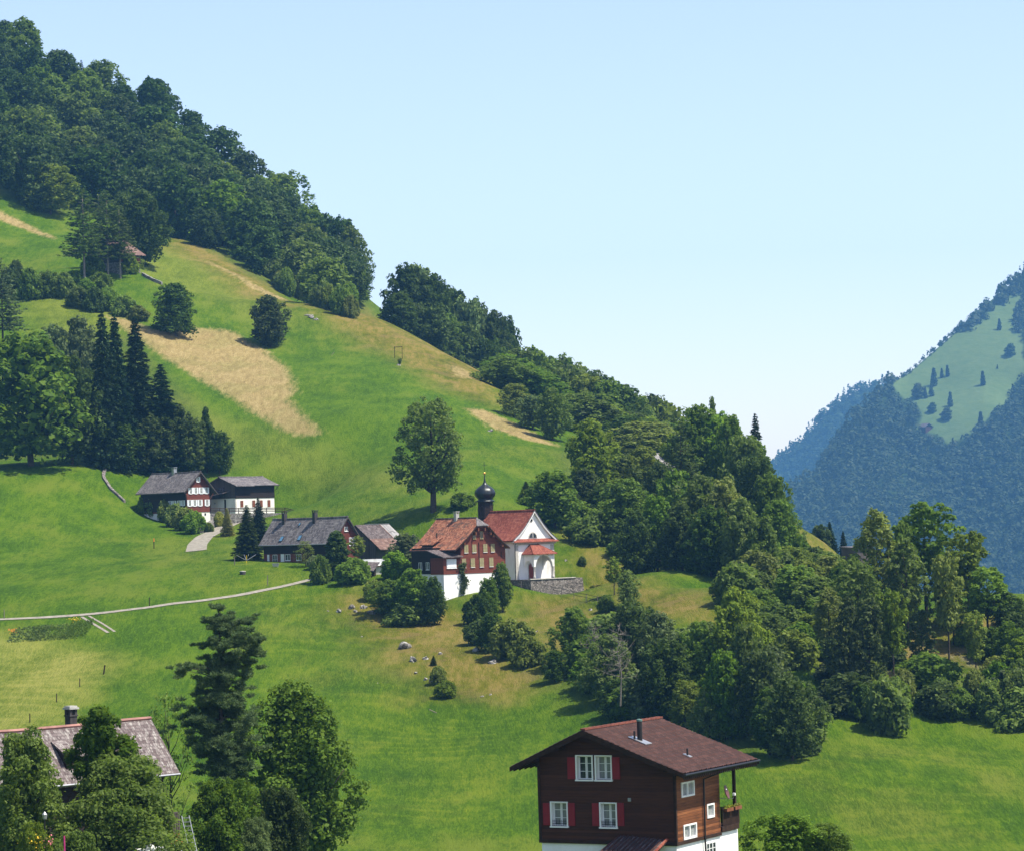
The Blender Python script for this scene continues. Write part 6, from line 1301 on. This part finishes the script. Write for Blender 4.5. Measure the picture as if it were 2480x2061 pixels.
gf = empty('railing_fence', P0+np.array([0, .4, 1.5])); tag(gf, 'brown wooden railing on top of the garden wall before the barn house', 'fence')
for i in range(9): k = i/8; MB().box(dx[0]*k-.07, dx[0]*k+.07, -.07+dx[1]*k, .07+dx[1]*k, (dx[2]-.85)*k-.05, (dx[2]-.85)*k+1.15).build('post', M['beam'], gf)
for z in (.45, .75, 1.05): MB().tube([(0, -.1, z), (dx[0], dx[1]-.1, dx[2]-.85+z)], .085, 6).build('rail', M['beam'], gf)
for z in (.45, .75, 1.05): MB().tube([(dx[0], dx[1]-.1, dx[2]-.85+z), (dx[0]+2., dx[1]+5, dx[2]-.85+z-.6)], .085, 6).build('rail', M['beam'], gf)
wall_px('stone_edge', 'low rough stone wall at the bend of the drive below the farmhouse hedge', [(470,1288),(483,1291),(500,1285),(515,1276),(530,1268)], 1.3, 1.1, M['stone'])
wall_px('dry_wall', 'thin dark dry stone line winding down the meadow left of the farmhouse', [(263,1118),(256,1135),(251,1150),(252,1162),(268,1185),(285,1202),(302,1216)], .55, .6, M['dark_stone'])
wall_px('barn_wall', 'short pale stone wall right of the upper barn', [(345,668),(358,675),(372,682),(392,690)], .8, .6, M['stone'])
# vegetable plot
gp = hit(100, 1530); o = empty('vegetable_garden', gp); tag(o, 'vegetable plot with rows of greens and orange flowers under the long path at the left', 'garden'); rng = np.random.default_rng(3)
L0, L1 = hit(25, 1540), hit(215, 1530)
for nm, mt, n, s, lo, hi, dz in (('greens', 'light', 1500, .16, .25, .8, .25), ('cabbages', 'grey', 700, .18, .0, .45, .18), ('tall_greens', 'beech', 900, .16, .72, 1., .7)):
    k = rng.uniform(lo, hi, n); c = L0[None]+(L1-L0)[None]*k[:, None]; c[:, 1] += np.round(rng.uniform(-4, 6, n)); c[:, 2] = H(c[:, 0], c[:, 1])+rng.uniform(.02, dz, n)
    v, f = leaf_quads(c-gp, rng.normal(size=(n, 3))+np.array([0, 0, .6]), s, s*.6, rng); child(nm, np_mesh(nm, v, f), o, M[mt])['kind'] = 'stuff'
for nm, u, v, mt in (('orange_blooms', 30, 1534, 'orange'), ('yellow_blooms', 182, 1508, 'yellow')):
    c = hit(u, v)-gp+rng.normal(size=(70, 3))*np.array([.45, .6, .2])+np.array([0, 0, .5]); vv, f = leaf_quads(c, rng.normal(size=(70, 3)), .07, .06, rng); child(nm, np_mesh(nm, vv, f), o, M[mt])['kind'] = 'stuff'
# lower left corner: ladder, lamp, pink pole, tarpaulin, bin
lb = at(473, 2085, 188.); lt_ = at(449, 1975, 191.); o = empty('ladder', lb); tag(o, 'pale aluminium ladder leaning on the balcony of the weathered house', 'ladder'); dv = Vector(lt_-lb); sx = Vector((.22, .05, 0))
for s in (-1, 1): MB().tube([sx*s, dv+sx*s], .028, 6).build('rail', M['zinc'], o)
for k in range(11): MB().tube([dv*((k+.5)/11)-sx, dv*((k+.5)/11)+sx], .022, 5).build('rung', M['zinc'], o)
p = at(111, 2090, 178.); o = empty('garden_lamp', p); tag(o, 'slim black garden lamp post before the dark wall of the weathered house', 'lamp'); MB().tube([(0, 0, 0), (0, 0, 2.5)], .04, 8).build('post', M['metal_dark'], o); mb = MB(); mb.lathe([(.05, 2.5), (.12, 2.55), (.15, 2.8), (.02, 2.95)], 8); mb.build('lantern', M['zinc'], o)
p = at(157, 2090, 176.); o = MB().tube([(0, 0, 0), (0, 0, 1.55)], .05, 8).build('pink_pole', plain('magenta_paint', (.42, .03, .16), .5), None); o.location = p; tag(o, 'bright pink garden pole standing at the bottom edge', 'pole')
p = at(365, 2066, 184.); bm = bmesh.new(); bmesh.ops.create_icosphere(bm, subdivisions=4, radius=1.)
for v in bm.verts: n = v.co.copy(); k = 1+.25*math.sin(5*n.x+2)*math.sin(6*n.y)+.18*math.sin(9*n.z+4*n.x); v.co = Vector((n.x*1.0*k, n.y*.5*k, n.z*.42*k))
me = D.meshes.new('tarpaulin'); bm.to_mesh(me); bm.free(); me.materials.append(M['white_paint']); o = D.objects.new('tarpaulin', me); C.objects.link(o); o.location = p; tag(o, 'crumpled white tarpaulin heap under the balcony edge', 'tarpaulin')
p = at(420, 2075, 187.); o = empty('water_tank', p); tag(o, 'pale blue-grey tank with a rusty lid under the balcony', 'tank'); mb = MB(); mb.box(-.55, .55, -.5, .5, -.4, .85); mb.build('body', M['shutter_white'], o, False, .06); mb = MB(); mb.box(-.6, .6, -.55, .55, .855, .95); mb.build('lid', M['orange'], o, False, .02)
p = on(692, 226.); pz = at(692, 2075, 226.); o = empty('compost_bin', pz); tag(o, 'small crate-like compost bin of upright boards under the big ash-like tree', 'bin')
for k in range(8): MB().box(-.62+k*.16, -.49+k*.16, -.6, -.55, -.5, .75).build('board', M['greywood'], o)
mb = MB(); mb.box(-.62, .66, -.55, .6, -.5, .65); mb.build('body', M['wood_black'], o)

# ------------------------------------------------------------------ camera, light, sky
sc = bpy.context.scene
cam = D.cameras.new('camera'); co = D.objects.new('camera', cam); C.objects.link(co); sc.camera = co
cam.sensor_width = 36; cam.sensor_fit = 'HORIZONTAL'; cam.lens = F_PX/2480*36; cam.clip_start = 1; cam.clip_end = 12000
mw = Matrix.Identity(4)
for i in range(3): mw[i][0], mw[i][1], mw[i][2] = RT[i], UP[i], -FW[i]
co.matrix_world = mw
SUN = Vector((.95, -.30, 0)).normalized(); EL = R(61)
sd = Vector((SUN.x*math.cos(EL), SUN.y*math.cos(EL), math.sin(EL)))
sl = D.lights.new('sun', 'SUN'); sl.energy = SUN_E; sl.angle = R(.53); sl.color = (1, .94, .80)
so = D.objects.new('sun', sl); C.objects.link(so); so.rotation_euler = (-sd).to_track_quat('-Z', 'Y').to_euler(); so.location = (200, -50, 400)
w = D.worlds.new('World'); sc.world = w; w.use_nodes = True; nt = w.node_tree; nt.nodes.clear()
bg = nt.nodes.new('ShaderNodeBackground'); ow = nt.nodes.new('ShaderNodeOutputWorld'); sk = nt.nodes.new('ShaderNodeTexSky')
sk.sky_type = 'NISHITA'; sk.sun_disc = False; sk.sun_elevation = EL; sk.sun_rotation = math.atan2(SUN.x, SUN.y)
sk.altitude = 700; sk.air_density = .9; sk.dust_density = SKY_DUST; sk.ozone_density = SKY_OZ
tm = nt.nodes.new('ShaderNodeVectorMath'); tm.operation = 'MULTIPLY'; tm.inputs[1].default_value = (1.09, .955, .94)
nt.links.new(sk.outputs[0], tm.inputs[0]); nt.links.new(tm.outputs[0], bg.inputs[0]); nt.links.new(bg.outputs[0], ow.inputs[0]); bg.inputs[1].default_value = SKY_S
sc.view_settings.view_transform = 'Standard'; sc.view_settings.look = 'None'; sc.view_settings.gamma = 1; sc.view_settings.exposure = EXPO
# the air of the valley
if HAZE > 0:
    hb = MB().box(-1300, 2600, -140, 7400, -480, 640)
    hm = NT('valley_air'); vol = hm.n('VolumePrincipled', {'Color': HAZE_C, 'Density': HAZE, 'Anisotropy': 0.0, 'Absorption Color': (0, 0, 0)}, None)
    hm.t.links.new(vol.outputs[0], hm.out.inputs[1])
    ho = hb.build('haze', hm.m); tag(ho, kind='stuff')
sc.cycles.volume_bounces = 0; sc.cycles.max_bounces = 5; sc.cycles.diffuse_bounces = 2; sc.cycles.glossy_bounces = 2
sc.cycles.transmission_bounces = 4; sc.cycles.transparent_max_bounces = 6
sc.cycles.use_adaptive_sampling = True; sc.cycles.adaptive_threshold = .008
sc.cycles.use_denoising = True; sc.cycles.caustics_reflective = False; sc.cycles.caustics_refractive = False
